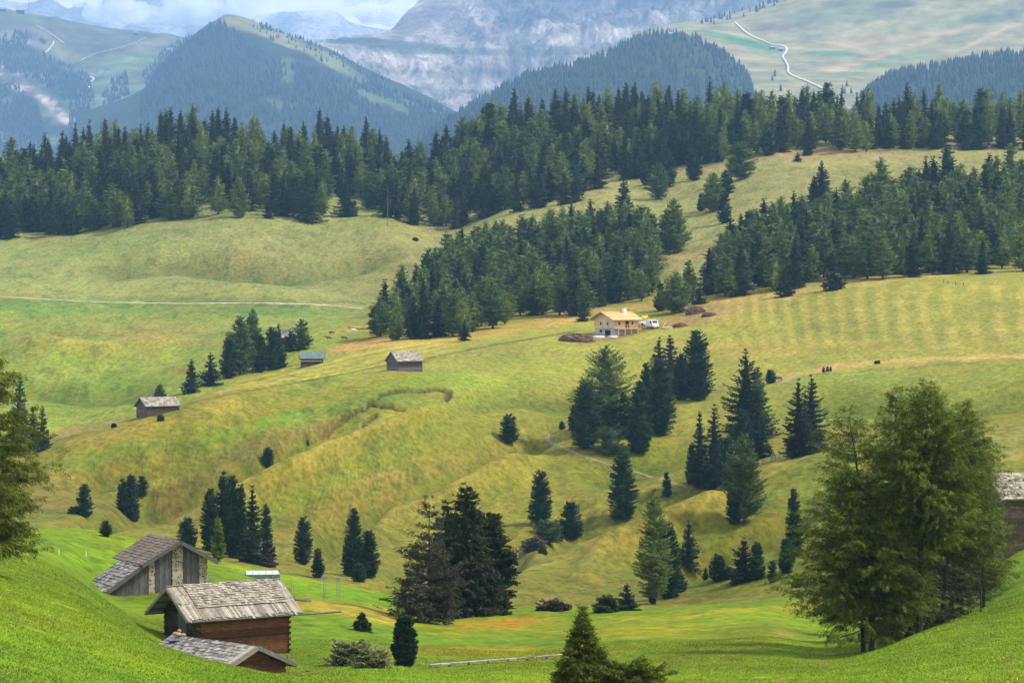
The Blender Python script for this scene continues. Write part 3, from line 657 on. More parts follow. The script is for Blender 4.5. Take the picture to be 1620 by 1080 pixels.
def c_for(PXf, PYf, X, Y, Z):
    return base(PXf.shape, (50,68,48))*(1+.25*fbm(X/50, Y/50, 4, 601)[..., None])
RIDGE = relief('hill', 600, 1260, 3, [
 [(600,3300,360),(1260,3300,360)],
 [(600,3700,260),(700,3700,225),(800,3700,200),(900,3700,170),(1190,3700,165),(1260,3700,250)],
 [(600,4300,250),(680,4300,215),(720,4300,186),(780,4300,158),(830,4300,128),(900,4300,113),(960,4300,93),(1000,4300,72),(1050,4300,57),(1075,4300,54),(1105,4300,72),(1140,4300,90),(1175,4300,112),(1195,4300,160),(1260,4300,260)],
 [(600,4800,280),(1000,4800,150),(1075,4800,120),(1260,4800,280)]],
 c_for, 8, 220, 'forested ridge below the cliffs', 90, 600, .2)
RFOR = relief('hill', 1320, 2200, 4, [
 [(1320,3000,340),(2200,3000,340)],
 [(1320,3300,240),(1400,3300,170),(1620,3300,165),(2200,3300,150)],
 [(1320,3800,200),(1370,3800,152),(1410,3800,126),(1480,3800,113),(1560,3800,97),(1620,3800,90),(2200,3800,60)],
 [(1320,4300,260),(1620,4300,180),(2200,4300,140)]],
 c_for, 6, 200, 'forested rise on the right', 80, 620)
def c_peak(PXf, PYf, X, Y, Z):
    v = fbm(X/120, Z/600, 5, 701)[..., None]
    return base(PXf.shape, (190,190,196))*(1+.7*v)
relief('mountain', -300, 900, 4, [
 [(-300,11200,180),(900,11200,180)],
 [(-300,11900,60),(100,11900,60),(135,11900,48),(200,11900,60),(350,11900,40),(430,11900,50),(520,11900,50),(570,11900,70),(900,11900,90)],
 [(-300,12600,-30),(80,12600,10),(110,12600,26),(122,12600,17),(135,12600,15),(150,12600,26),(180,12600,-10),(330,12600,-30),(360,12600,10),(400,12600,40),(450,12600,34),(500,12600,30),(525,12600,30),(560,12600,52),(600,12600,60),(900,12600,80)],
 [(-300,14000,100),(900,14000,160)]],
 c_peak, 60, 600, 'faint far peaks half lost in cloud', 120, 700, .6, 0, 'rock')

def far_hit(rel, px, py):
    pxs, Y, Z, PYf = rel[1]
    j = int(np.clip(np.searchsorted(pxs, px), 0, len(pxs)-1)); v = PYf[:, j]
    k = np.where(v <= py)[0]; i = k[0] if len(k) else int(np.argmin(v))
    y = float(Y[i, j]); return Vector(((px-CX)/F*y, y, float(Z[i, j])))
def inpoly(x, y, P):
    r = np.zeros(x.shape, bool); n = len(P)
    for i in range(n):
        x0, y0 = P[i]; x1, y1 = P[(i+1) % n]
        if y0 == y1: continue
        c = ((y0 > y) != (y1 > y)) & (x < (x1-x0)*(y-y0)/(y1-y0)+x0); r ^= c
    return r
def far_wood(rel, n, polys, holes, h0, h1, seed, label):
    """A far-off wood: thousands of small ragged conifers as one mesh."""
    rs = np.random.RandomState(seed)
    pxs, Y, Z, PYf = rel[1]; nr, nc = Y.shape
    V = []; Q = []; cnt = 0
    tri = []
    i = rs.randint(0, nr-1, n*12); j = rs.randint(0, nc-1, n*12); a = rs.rand(n*12); b_ = rs.rand(n*12)
    y = Y[i,j]*(1-a)+Y[i+1,j]*a; z = Z[i,j]*(1-a)+Z[i+1,j]*a; pxx = pxs[j]+b_*(pxs[1]-pxs[0])
    z = z+b_*(Z[i,j+1]-Z[i,j])
    pyy = HZ-z/y*F
    ok = np.zeros(len(y), bool)
    for P in polys: ok |= inpoly(pxx, pyy, P)
    wob = fbm((pxx-CX)/F*y/105, y/105, 3, seed+1)*10
    for P in holes: ok &= ~inpoly(pxx+wob, pyy+wob*.5, P)
    ok &= (pxx > -60) & (pxx < 1700)
    idx = np.where(ok)[0][:n]
    y = y[idx]; z = z[idx]; x = (pxx[idx]-CX)/F*y; m_ = len(idx)
    h = KF*(h0+(h1-h0)*rs.rand(m_)**1.5); r = h*(.16+.1*rs.rand(m_))
    S_ = 6; vs = []
    ang0 = rs.rand(m_)*6.28
    for ring, (rr, zz) in enumerate(((1.0, .02), (.62, .38), (.72, .36), (.32, .72))):
        for k in range(S_):
            a = ang0+k*2*math.pi/S_; q = rr*(.75+.5*rs.rand(m_))
            vs.append(np.stack([x+r*q*np.cos(a), y+r*q*np.sin(a), z+h*zz+h*.04*rs.randn(m_)], -1))
    vs.append(np.stack([x, y, z+h], -1))
    nv = 4*S_+1; V = np.stack(vs, 1).reshape(-1, 3)
    q = []; t = []
    for (r0, r1) in ((0, 1), (2, 3)):
        for k in range(S_): q.append((r0*S_+k, r0*S_+(k+1) % S_, r1*S_+(k+1) % S_, r1*S_+k))
    for k in range(S_): t.append((3*S_+k, 3*S_+(k+1) % S_, 4*S_))
    off = (np.arange(m_)*nv)[:, None, None]
    me = mesh_from_arrays('far wood', V, (np.array(q)[None]+off).reshape(-1, 4), [M['farleaf']], tris=(np.array(t)[None]+off).reshape(-1, 3))
    return tag(link('distant_forest', me), label, kind='stuff')
M['farleaf'] = m_leaf('distant conifers', (.010,.020,.016), (.028,.046,.030), sc=.02, trans=.0)
far_wood(HILL, 6500, [[(222,300),(222,160),(250,112),(300,66),(345,36),(380,52),(400,75),(420,85),(470,105),(520,118),(600,135),(730,190),(860,300)]], [[(445,85),(462,85),(466,140),(452,140)],[(560,140),(640,170),(660,184),(640,190),(560,155)],[(620,150),(660,165),(640,168)],[(410,160),(440,155),(450,170),(415,172)]], 9, 17, 1, 'bluish far conifer wood covering the cone shaped hill')
far_wood(HILL, 260, [[(380,30),(420,40),(520,80),(620,130),(600,135),(500,95),(420,60)]], [], 7, 13, 9, 'scattered far conifers along the grassy crest of the cone shaped hill')
far_wood(ALP, 3400, [[(-40,70),(30,50),(75,68),(80,90),(140,120),(150,160),(120,170),(60,130),(0,110)],[(-40,150),(20,130),(60,170),(80,260),(-40,260)],[(110,160),(140,160),(165,210),(165,260),(110,250)],[(178,128),(200,118),(205,150),(165,170),(160,155)],[(225,120),(260,80),(300,60),(300,200),(240,200),(235,150)]], [[(40,60),(70,68),(72,84),(40,76)]], 9, 17, 2, 'bluish far conifer woods between the scree and the tracks on the left ridge')
far_wood(RIDGE, 4200, [[(600,300),(680,210),(780,150),(850,112),(960,88),(1010,60),(1050,54),(1110,65),(1150,90),(1200,130),(1220,300)]], [[(1035,50),(1062,50),(1062,58),(1035,58)]], 9, 16, 3, 'bluish far conifer wood on the ridge below the cliffs')
far_wood(RFOR, 2600, [[(1360,300),(1362,150),(1400,122),(1480,105),(1620,80),(1710,70),(1710,300)]], [], 9, 15, 4, 'bluish far conifer wood on the right below the pasture')
far_wood(RIGHT, 330, [[(1085,44),(1120,34),(1180,14),(1250,-6),(1250,2),(1180,26),(1120,44)],[(1200,150),(1225,120),(1240,130),(1240,160)],[(1270,150),(1310,135),(1345,130),(1350,160)]], [], 9, 14, 5, 'line of far conifers along the pasture crest')
far_wood(HILL, 3000, [[(560,300),(600,190),(660,185),(760,225),(800,300)]], [], 10, 18, 6, 'hazy conifer wood filling the valley between the hills')
def far_ribbon(rel, pts, w, label, mat, name='path'):
    P = []
    for (x0, y0), (x1, y1) in zip(pts, pts[1:]):
        n = max(1, int(math.hypot(x1-x0, y1-y0)/2)); P += [(x0+(x1-x0)*i/n, y0+(y1-y0)*i/n) for i in range(n)]
    P.append(pts[-1]); Q = [far_hit(rel, *p) for p in P]
    for _ in range(3): Q = [Q[0]]+[(Q[i-1]+Q[i]*2+Q[i+1])/4 for i in range(1, len(Q)-1)]+[Q[-1]]
    v = []
    for i, q in enumerate(Q):
        d = Q[min(i+1, len(Q)-1)]-Q[max(i-1, 0)]; d.z = 0; d.normalize(); s = Vector((-d.y, d.x, 0))
        # the two edges follow the slope of the hillside
        for k in (-1, 1):
            p = q+s*w*.5*k
            pr = far_hit(rel, p.x/p.y*F+CX, HZ-q.z/q.y*F)
            v.append((p.x, p.y, q.z+3.0+(w*.18 if s.y*k > 0 else -w*.18)*abs(s.y)))
    f = [(2*i, 2*i+1, 2*i+3, 2*i+2) for i in range(len(Q)-1)]
    return tag(link(name, mesh_from_arrays(name, v, f, [mat])), label, kind='structure')
far_ribbon(RIGHT, [(1163,38),(1170,44),(1178,52),(1186,58),(1200,64),(1220,72),(1240,75),(1246,79),(1244,86),(1237,92),(1243,100),(1248,108),(1246,116),(1256,123),(1270,128),(1284,134),(1300,142)], 4.6, 'white gravel road winding down the pasture', M['whitegravel'], 'road')
far_ribbon(ALP, [(58,43),(78,54),(95,65),(102,71)], 5, 'pale track on the left ridge', M['gravel'])
far_ribbon(ALP, [(66,89),(78,81),(86,72),(84,68)], 5, 'short pale track beside the scree', M['whitegravel'])
far_ribbon(ALP, [(125,102),(135,94),(150,88),(165,84),(185,79),(205,74),(230,62)], 5, 'pale track crossing the left ridge', M['gravel'])
far_ribbon(ALP, [(142,124),(150,127),(139,134),(142,141)], 6, 'zigzag of white track under the ridge', M['whitegravel'])
# ------------------------------------------------------------------ trees
M['spruce'] = m_leaf('spruce needles', (.012,.026,.018), (.038,.064,.034), [(0,(.7,.75,.85)),(.5,(1,1,1)),(1,(1.3,1.2,.95))])
M['pine'] = m_leaf('stone pine needles', (.014,.038,.022), (.048,.098,.046), [(0,(.8,.85,.9)),(.5,(1,1,1)),(1,(1.15,1.15,1))])
M['larch'] = m_leaf('larch needles', (.060,.105,.028), (.19,.26,.075), [(0,(.62,.72,.75)),(.5,(.95,.98,.95)),(1,(1.3,1.2,.9))])
M['nearlarch'] = m_leaf('near larch needles', (.020,.040,.003), (.20,.26,.016), sc=1.1, trans=.3)
M['nearlarchyellow'] = m_leaf('near yellowish larch needles', (.040,.060,.005), (.19,.225,.015), sc=.9, trans=.3)
M['nearspruce'] = m_leaf('near spruce needles', (.010,.018,.009), (.062,.078,.024), sc=.9)
M['barespruce'] = m_leaf('sparse spruce needles', (.030,.034,.022), (.10,.10,.058), sc=.7)
M['deciduous'] = m_leaf('bush leaves', (.03,.06,.02), (.09,.14,.045))
M['greybush'] = m_leaf('grey brown twigs', (.05,.05,.045), (.12,.11,.09))
M['redbush'] = m_leaf('purplish brown heather', (.05,.04,.025), (.11,.08,.05))
M['tanbush'] = m_leaf('pale willow scrub', (.15,.18,.07), (.30,.32,.14))

def prof(kind, t):
    if kind == 'spruce': return (1-t)**.85*np.minimum(1, .75+t*2)*.97+.03
    if kind == 'larch':  return ((1-t)**.6)*np.minimum(1, .5+t*2.0)+.02
    if kind == 'young': return (1-t)**1.2*np.minimum(1, .8+t)+.01
    if kind == 'larchcone': return ((1-t)**.78)*np.minimum(1, .6+t*1.4)+.015
    if kind == 'pine':   return ((1-t)**.42)*np.minimum(1, .62+t*1.6)*.93+.02
    if kind == 'broad':  return np.sqrt(np.clip(1-(1.9*t-.75)**2/1.33, .0, 1))*.95+.05
    if kind == 'bush':   return np.sqrt(np.clip(1-t**2, 0, 1))+.05
def norm(a): return a/np.maximum(np.linalg.norm(a, axis=-1, keepdims=True), 1e-6)

def crown(kind, seed, H, Rr, nb, nl, ls, lw, z0=.04, slope=-.25, tip=.12, jag=.25, hang=.3, core=.55, dens=1.0, lean=(0,0), inner=.2, whorl=0, twig=0):
    """Leaf-sized faces along every branch of the crown; returns verts, quads and the branch lines."""
    rs = np.random.RandomState(seed)
    t = np.linspace(0, 1, nb)**1.0
    # more branches where the crown is wide
    w = prof(kind, t)+.25; cw = np.cumsum(w)/w.sum(); t = np.interp(rs.rand(nb), cw, t)
    if whorl: t = (np.round(t*whorl)+.18*rs.randn(nb))/whorl
    t = np.clip(t, 0, .995)
    az = np.arange(nb)*2.399963+rs.randn(nb)*.3
    lob = 1+.5*jag*np.sin(az*2+seed)+.5*jag*np.sin(az*3+t*9+seed*2)
    if whorl:
        wf = np.round(t*whorl); lob *= 1+.35*jag*np.sin(wf*2.1+seed)
    L = Rr*prof(kind, t)*lob*(1-jag*.5+jag*rs.rand(nb))
    L = np.maximum(L, .02*H)
    zt = H*(z0+(1-z0)*t)
    bd = np.stack([np.cos(az), np.sin(az), np.zeros(nb)], -1)
    sd = np.stack([-np.sin(az), np.cos(az), np.zeros(nb)], -1)
    sl = slope*(1-.5*t)+.12*rs.randn(nb)+.5*t*t
    # leaves
    cnt = np.maximum(3, (nl*(L/Rr)*dens+2)).astype(int)
    b = np.repeat(np.arange(nb), cnt); m_ = len(b)
    s = inner+(1-inner)*rs.rand(m_)**.75
    lat = (rs.rand(m_)*2-1); ll = L[b]
    wd = .34*(1-s*.75)*ll+.12*ls
    off = lat*wd
    zz = sl[b]*s*ll+tip*ll*s**3-np.abs(lat)*wd*.35
    p = np.zeros((m_, 3)); p[:, 2] = zt[b]+zz+rs.randn(m_)*.05*ls*2
    p += bd[b]*(s*ll)[:, None]+sd[b]*off[:, None]
    p[:, 2] -= hang*ls*rs.rand(m_)
    if twig:
        tk = rs.randint(0, twig, m_); tid = b*twig+tk; tr = np.random.RandomState(seed+5); T_ = nb*twig
        ts = (inner+(1-inner)*(np.arange(T_) % twig+tr.rand(T_))/twig); sg = np.where(tr.rand(T_) < .5, -1, 1.)
        tl = (.30*(1-ts*.6)*L[np.arange(T_)//twig]+.09*Rr)*(.6+.7*tr.rand(T_)); up_ = tr.randn(T_)*.28+.10
        q = rs.rand(m_)**.8; S1 = ts[tid]*ll; b0 = b
        al = .8+.5*tr.rand(T_)
        p = bd[b]*(S1+q*tl[tid]*al[tid])[:, None]+sd[b]*(sg[tid]*q*tl[tid]*.62)[:, None]
        p[:, 2] = zt[b]+sl[b]*S1+tip*ll*ts[tid]**3+q*tl[tid]*up_[tid]-hang*.30*(q*tl[tid])**2-hang*.22*rs.rand(m_)**2
        p += rs.randn(m_, 3)*.05; lat = sg[tid]
    d = bd[b]*.7+sd[b]*(np.sign(lat)*(.35+.5*rs.rand(m_)))[:, None]+rs.randn(m_, 3)*.35
    d[:, 2] += (sl[b]*.6-hang*rs.rand(m_)*1.2+.15)
    d = norm(d); up = norm(np.array([0,0,1.])+rs.randn(m_, 3)*.6); n = norm(np.cross(d, up))
    l_ = (ls*(.6+.8*rs.rand(m_)))[:, None]; w_ = (lw*(.6+.8*rs.rand(m_)))[:, None]
    nrm = np.cross(d, n)
    V = np.stack([p-d*l_*.35, p+d*l_*.15+n*w_*.5+nrm*w_*.1, p+d*l_*.65, p+d*l_*.15-n*w_*.5+nrm*w_*.1], 1).reshape(-1, 3)
    Q = np.arange(len(V)).reshape(-1, 4)
    if core:
        S_ = 9; rings = 9; cv = []
        for i in range(rings):
            tt = i/(rings-1); rr = Rr*core*prof(kind, np.array(min(tt, .97)))*(1 if i < rings-1 else .1)
            for k in range(S_):
                a = 2*math.pi*k/S_+i*.35; q = rr*(.75+.5*rs.rand())
                q *= .7+.6*rs.rand(); cv.append((q*math.cos(a), q*math.sin(a), H*(z0+(.97-z0)*tt)+slope*rr*.8+.02*H*rs.randn()))
        cv = np.array(cv); o = len(V); cq = [(o+i*S_+k, o+i*S_+(k+1) % S_, o+(i+1)*S_+(k+1) % S_, o+(i+1)*S_+k) for i in range(rings-1) for k in range(S_)]
        V = np.concatenate([V, cv]); Q = np.concatenate([Q, np.array(cq)])
    lines = [(np.array([0, 0, zt[i]]), bd[i], L[i], sl[i]) for i in range(nb)]
    shear(V, H, lean)
    return V, Q, lines
def shear(V, H, lean):
    h = np.clip(V[:, 2]/H, 0, 1); V[:, 0] += lean[0]*h*h; V[:, 1] += lean[1]*h*h
def wood(H, r, lines=None, lean=(0, 0), n=7, br=.02, tip=.12, every=1, seed=0):
    mb = MB(); rnd = random.Random(seed)
    k = 9
    pts = [(lean[0]*(i/k)**2+(rnd.uniform(-.3,.3)*r if 0 < i < k else 0), lean[1]*(i/k)**2, H*.96*i/k-(.8 if i == 0 else 0)) for i in range(k+1)]
    mb.tube(pts, [r*(1.25 if i == 0 else 1)*(1-.93*i/k)+.004 for i in range(k+1)], n)
    if lines:
        for q, (o, d, L, sl) in enumerate(lines):
            if q % every: continue
            h = o[2]/H; ox, oy = lean[0]*h*h, lean[1]*h*h
            P = [(o[0]+ox+d[0]*L*s, o[1]+oy+d[1]*L*s, o[2]+sl*s*L+tip*L*s**3) for s in (0, .35, .7, .95)]
            b = br*(.5+L*.25); mb.tube(P, [b, b*.75, b*.45, b*.15], 4, cap=False)
    return mb

def combined(name, V, Q, leaf, mb):
    """One mesh for a forest tree: crown plus trunk."""
    o = len(V); tv = np.array(mb.v); tq = [f for f in mb.f if len(f) == 4]
    me = mesh_from_arrays(name, np.concatenate([V, tv]), np.concatenate([Q, np.array(tq)+o]), [leaf, M['bark']],
                          mi=np.concatenate([np.zeros(len(Q), int), np.ones(len(tq), int)]))
    return me
# forest trees, 1 m tall unit scaled later: H 17, R by kind
PROTO = {}
def mk(kind, n, Rr, **k):
    L = []
    for i in range(n):
        kk = dict(k); H = 17
        rr = Rr*(.9+.2*((i*37) % 10)/10)
        sp = kk.pop('shape', kind)
        V, Q, ln = crown(sp, 100*i+hash_(kind), H, rr, **kk)
        L.append((combined(kind+' tree', V, Q, M[kind], wood(H, .24, n=6, seed=i)), H, rr*2))
    PROTO[kind] = L
def hash_(s): return sum(ord(c)*(i+3) for i, c in enumerate(s)) % 997
mk('spruce', 8, 2.9, nb=190, nl=26, ls=.62, lw=.26, slope=-.38, tip=.2, jag=.32, hang=.35, whorl=20, core=.5)
mk('larch', 9, 3.4, nb=200, nl=26, ls=.62, lw=.24, slope=.05, tip=.12, jag=.36, hang=.3, core=.45, z0=.08)
mk('pine', 5, 2.6, nb=190, nl=26, ls=.56, lw=.28, slope=.15, tip=.1, jag=.22, hang=.0, core=.66, z0=.03)

COUNT = {'spruce': 0, 'larch': 0, 'pine': 0}
rt = random.Random(77)
NAME = {'spruce': 'spruce_tree', 'larch': 'larch_tree', 'pine': 'stone_pine'}
CAT = {'spruce': 'spruce', 'larch': 'larch', 'pine': 'stone pine'}
def put_tree(kind, px, base, top, w, label, group, ymin=20, pos=None, variant=None):
    p = pos or ground_hit(px, base, ymin)
    me, H, wd = PROTO[kind][variant if variant is not None else rt.randrange(len(PROTO[kind]))]
    h = (base-top)/F*p.y; ww = w/F*p.y
    o = link(NAME[kind], me); p = p.copy(); p.z -= .15
    o.location = p; o.scale = (ww/wd*1.45, ww/wd*1.45, h/H); o.rotation_euler = (0, 0, rt.uniform(0, 6.28))
    tag(o, label, CAT[kind], group); COUNT[kind] += 1
    return o

# --- single and small-group trees: each with crown and trunk as parts
def detailed(kind, px, base, top, w, label, group=None, ymin=20, leaf=None, nb=150, nl=55, ls=.5, lw=.2, pos=None, lean=(0,0), shape=None, branches=True, name=None, cat=None, **k):
    p = (pos or ground_hit(px, base, ymin)).copy(); h = (base-top)/F*p.y; r = w/2/F*p.y
    kk = dict(spruce=dict(slope=-.38, tip=.2, jag=.5, hang=.35, whorl=max(8, int(h*1.15)), core=.5), larch=dict(slope=-.05, tip=.15, jag=.6, hang=.3, core=.4, z0=.07),
              pine=dict(slope=.32, tip=.15, jag=.35, hang=0, core=.66, z0=.02), bush=dict(slope=.1, tip=.1, jag=.4, hang=.1, core=.6, z0=.0), broad=dict(slope=.2, tip=.1, jag=.7, hang=.2, core=.3, z0=.1), larchcone={}, young={})[shape or kind]
    r *= {'larch': 1.08, 'spruce': 1.12, 'pine': 1.0}.get(kind, 1.0) if p.y > 330 else 1.0
    kk.update(k)
    seed = int(px*7+base)
    V, Q, ln = crown(shape or kind, seed, h, r, nb, nl, ls, lw, lean=lean, **kk)
    nm = name or NAME[kind]
    root = empty(nm, (p.x, p.y, p.z-.1), rt.uniform(0, 6.28) if lean == (0, 0) else 0)
    tag(root, label, cat or CAT.get(kind, kind), group)
    link('crown', mesh_from_arrays('crown', V, Q, [leaf or M[kind]]), root)
    wood(h, max(.05, min(.45, h*.014)), ln if branches else None, lean, br=.034 if p.y < 330 and h > 10 else .02, every=2, seed=seed).build('trunk', M['bark'], root)
    if kind in COUNT: COUNT[kind] += 1
    return root

LEFT = [  # kind, px, base, top, width, label
 ('spruce',303,621,568,28,'lone dark spruce standing left of the tree cluster above the tan field edge'),
 ('spruce',333,610,557,28,'dark spruce between the lone spruce and the tall tree cluster'),
 ('pine',362,598,532,30,'blue green pine at the left end of the cluster above the mown strip'),
 ('larch',380,592,500,48,'broad green larch in the middle of the cluster above the mown strip'),
 ('larch',400,586,488,40,'tallest larch of the cluster above the mown strip'),
 ('pine',412,588,530,26,'slim pine before the tallest larch of the cluster'),
 ('pine',432,584,518,38,'rounded pine at the right end of the cluster above the mown strip'),
 ('spruce',441,582,512,20,'thin spruce with its pointed tip rising behind the rounded pine'),
 ('spruce',459,555,520,22,'small dark spruce before the grey roofed hut'),
 ('larch',477,553,504,28,'larch with a bare lower trunk right of the grey roofed hut'),
 ('larch',253,633,607,20,'small tree peeping over the ridge behind the brown log hut'),
 ('spruce',52,712,642,24,'dark spruce of a pair at the left, the left one'),
 ('spruce',67,712,641,22,'dark spruce of a pair at the left, the right one'),
 ('spruce',31,712,592,34,'tall blue green spruce partly hidden behind the near larch at the left edge'),
 ('pine',424,739,707,24,'small round pine alone on the brown heath of the big slope'),
 ('spruce',487,703,693,6,'tiny sapling on the slope below the turf slumps'),
 ('pine',133,817,765,28,'lone blue green pine on the left lower slope'),
 ('pine',167,848,823,22,'small round pine low in the gully left of the barn'),
 ('pine',194,810,757,24,'left pine of the group of four on the lower slope'),
 ('pine',207,822,751,32,'tallest pine of the group of four on the lower slope'),
 ('pine',225,784,752,20,'small pine at the upper right of the group of four'),
 ('pine',212,824,795,22,'low pale pine at the foot of the group of four'),
 ('pine',296,866,819,36,'broad pine right behind the ridge of the stone pillared barn'),
 ('pine',333,872,772,34,'left tree of the dense dark pine grove above the barn'),
 ('pine',354,876,746,32,'tallest tree of the dense dark pine grove above the barn'),
 ('pine',368,882,752,36,'broad tree in the middle of the dense dark pine grove'),
 ('pine',381,884,764,26,'slim tree in the right half of the dense dark pine grove'),
 ('spruce',399,886,767,34,'pointed spruce at the right of the dense dark pine grove'),
 ('pine',421,866,797,22,'slender pine at the right end of the dense dark grove'),
 ('spruce',394,890,830,26,'short dark spruce at the foot of the dense dark grove'),
 ('larch',345,890,815,24,'grey green thin tree at the foot of the dense dark grove'),
 ('pine',480,893,815,30,'lone pine with a bare reddish lower crown between grove and valley'),
 ('pine',503,913,867,24,'small dark pine right of the lone pine above the green meadow'),
 ('pine',560,912,804,36,'taller rounded pine of the valley clump below the slope'),
 ('pine',583,914,838,38,'lower broad pine of the valley clump below the slope'),
 ('pine',548,908,857,16,'small narrow pine at the left of the valley clump'),
 ('pine',568,920,890,26,'low shrubby pine at the foot of the valley clump'),
 ('pine',805,700,655,31,'lone rounded pine in the middle of the big slope'),
 ('pine',889,679,665,10,'tiny pine at the start of the slope footpath'),
 ('pine',855,832,744,38,'tall dark pine in the hollow above the hiker'),
 ('pine',903,851,795,40,'bushy dark pine on the spur right of the hollow'),
 ('pine',886,854,830,15,'small pine leaning against the bushy one on the spur'),
 ('pine',985,821,716,48,'lone tall dark pine on the spur below the footpath'),
 ('pine',1055,785,747,17,'slim small pine beside the lower end of the footpath'),
 ('larch',1035,955,770,56,'tall airy larch at the valley grove in the lower middle'),
 ('pine',1055,946,826,56,'dense pine right of the tall airy larch in the valley grove'),
 ('spruce',1090,898,822,30,'pointed dark spruce at the right end of the valley grove'),
 ('pine',1073,936,905,30,'low bushy pine at the foot of the valley grove'),
 ('spruce',992,965,921,36,'dark spruce in the valley bottom where the pale rail ends'),
 ('pine',1032,955,932,14,'small pine beside the airy larch on the valley floor'),
 ('pine',926,709,604,50,'rounded dark pine at the left of the upper grove'),
 ('larch',958,684,546,86,'biggest larch of the upper grove with a pale feathery top'),
 ('spruce',985,690,620,46,'dark spruce tucked under the biggest larch of the upper grove'),
 ('pine',908,680,640,20,'small oval pine at the far left of the upper grove'),
 ('pine',1012,717,604,46,'banded blue green pine standing foremost in the upper grove'),
 ('pine',1044,688,570,50,'tall flat topped pine right of the banded pine'),
 ('pine',1022,660,574,28,'pine peeping between the big larch and the flat topped pine'),
 ('spruce',1043,610,533,30,'sparse brownish spruce with a spiky tip, left of two'),
 ('spruce',1060,610,530,34,'sparse brownish spruce with a spiky tip, right of two'),
 ('pine',1103,633,524,54,'very dense columnar pine standing alone beside the hayfield'),
 ('pine',1078,632,560,34,'dark pine close at the left of the columnar pine'),
 ('larch',1064,628,590,24,'pale low larch between the spiky spruces and the columnar pine'),
 ('spruce',1180,700,552,64,'large broad spruce dominating the right grove'),
 ('larch',1198,690,580,36,'loose larch behind the right side of the large broad spruce'),
 ('spruce',1200,725,645,40,'dark spruce low at the right of the right grove'),
 ('pine',1176,722,648,34,'pine before the foot of the large broad spruce'),
 ('spruce',1107,768,650,30,'thin spruce with a bare pale trunk at the left of the right grove'),
 ('spruce',1130,770,639,38,'spiky topped spruce beside the thin one'),
 ('pine',1150,768,690,38,'dark full pine in the middle of the right grove'),
 ('larch',1177,829,684,56,'bright green larch lowest in the right grove'),
 ('pine',1162,828,745,30,'dark pine at the left foot of the bright green larch'),
 ('pine',1095,766,700,24,'dark low pine at the left foot of the thin spruce'),
 ('spruce',1263,722,599,40,'left trunk of the ragged twin spruce above the near larches'),
 ('spruce',1284,716,592,42,'right trunk of the ragged twin spruce above the near larches'),
 ('pine',1219,606,585,21,'small clipped looking pine beside the tan path strip'),
 ('pine',1303,589,580,6,'left of three tiny shrubby pines at the hayfield edge'),
 ('pine',1309,588,579,6,'middle of three tiny shrubby pines at the hayfield edge'),
 ('pine',1314,587,579,5,'right of three tiny shrubby pines at the hayfield edge'),
 ('pine',1256,880,772,28,'narrow ragged pine left of the near larch crowns'),
 ('pine',1244,905,850,30,'crooked low pine beside the narrow ragged pine'),
 ('pine',1136,918,877,36,'broad low pine at the left of the valley row'),
 ('spruce',1177,919,849,40,'taller pointed spruce of the valley row'),
 ('pine',1197,916,857,32,'rounded pine right behind the pointed spruce of the valley row'),
 ('pine',1222,921,885,18,'small pine at the right end of the valley row'),
 ('pine',1116,917,897,10,'tiny pine at the left end of the valley row'),
 ('pine',1152,916,895,20,'short pine between the two ends of the valley row'),
 ('spruce',548,343,284,30,'dark spruce standing clear of the left forest'),
 ('larch',585,330,270,34,'pale larch standing clear between the two forests'),
 ('spruce',425,345,311,16,'small spruce in the clearing before the left forest'),
 ('larch',378,345,280,28,'bright larch at the front edge of the left forest'),
 ('spruce',486,351,270,42,'wide pair-topped spruce at the right front corner of the left forest'),
 ('pine',1097,286,236,26,'oval blue green pine alone on the high meadow'),
 ('larch',1171,284,224,42,'broad larch standing alone on the high meadow'),
 ('larch',1041,315,258,32,'bright conical larch before the dark round pines on the high meadow'),
 ('pine',1054,296,236,34,'round dark pine behind the bright conical larch'),
 ('pine',1022,293,262,22,'low dark pine left of the bright conical larch'),
 ('spruce',987,336,278,24,'dark narrow spruce at the edge of the high meadow'),
 ('spruce',1277,246,214,15,'small narrow spruce at the top of the high meadow'),
 ('spruce',1262,256,240,10,'tiny spruce at the top of the high meadow'),
 ('larch',1128,335,272,36,'tallest tree of the dark clump in the high meadow'),
 ('pine',1149,308,270,24,'upper right tree of the dark clump in the high meadow'),
 ('pine',1110,334,305,18,'small left tree of the dark clump in the high meadow'),
 ('pine',1146,353,302,24,'front tree of the dark clump in the high meadow'),
 ('larch',1066,400,314,44,'tall oval larch before the high meadow slope'),
 ('larch',1055,402,332,26,'slim larch left of the tall oval larch'),
 ('spruce',1300,325,254,32,'pointed dark spruce rising above the right wood'),
 ('spruce',1288,325,278,22,'smaller dark spruce left of the pointed one above the right wood'),
 ('spruce',1243,469,420,24,'single dark spruce before the right wood'),
 ('spruce',1317,459,398,30,'single spruce standing out from the right wood edge'),
 ('pine',1045,492,447,24,'dark pine left of the larch behind the chalet site'),
 ('larch',1068,495,430,46,'broad larch behind the chalet site'),
 ('larch',1090,478,411,26,'tall larch at the dirt heap right of the chalet'),
 ('spruce',1106,481,452,18,'short spruce at the dirt heap right of the chalet'),
 ('spruce',923,508,474,18,'short spruce behind the chalet'),
 ('spruce',735,539,506,18,'small dark spruce at the front of the middle wood'),
 ('larch',625,538,496,24,'small larch at the left front of the middle wood'),
 ('larch',596,532,480,26,'larch at the left end of the middle wood'),
 ('larch',1210,452,404,24,'pale larch in the gap of the right wood'),
]
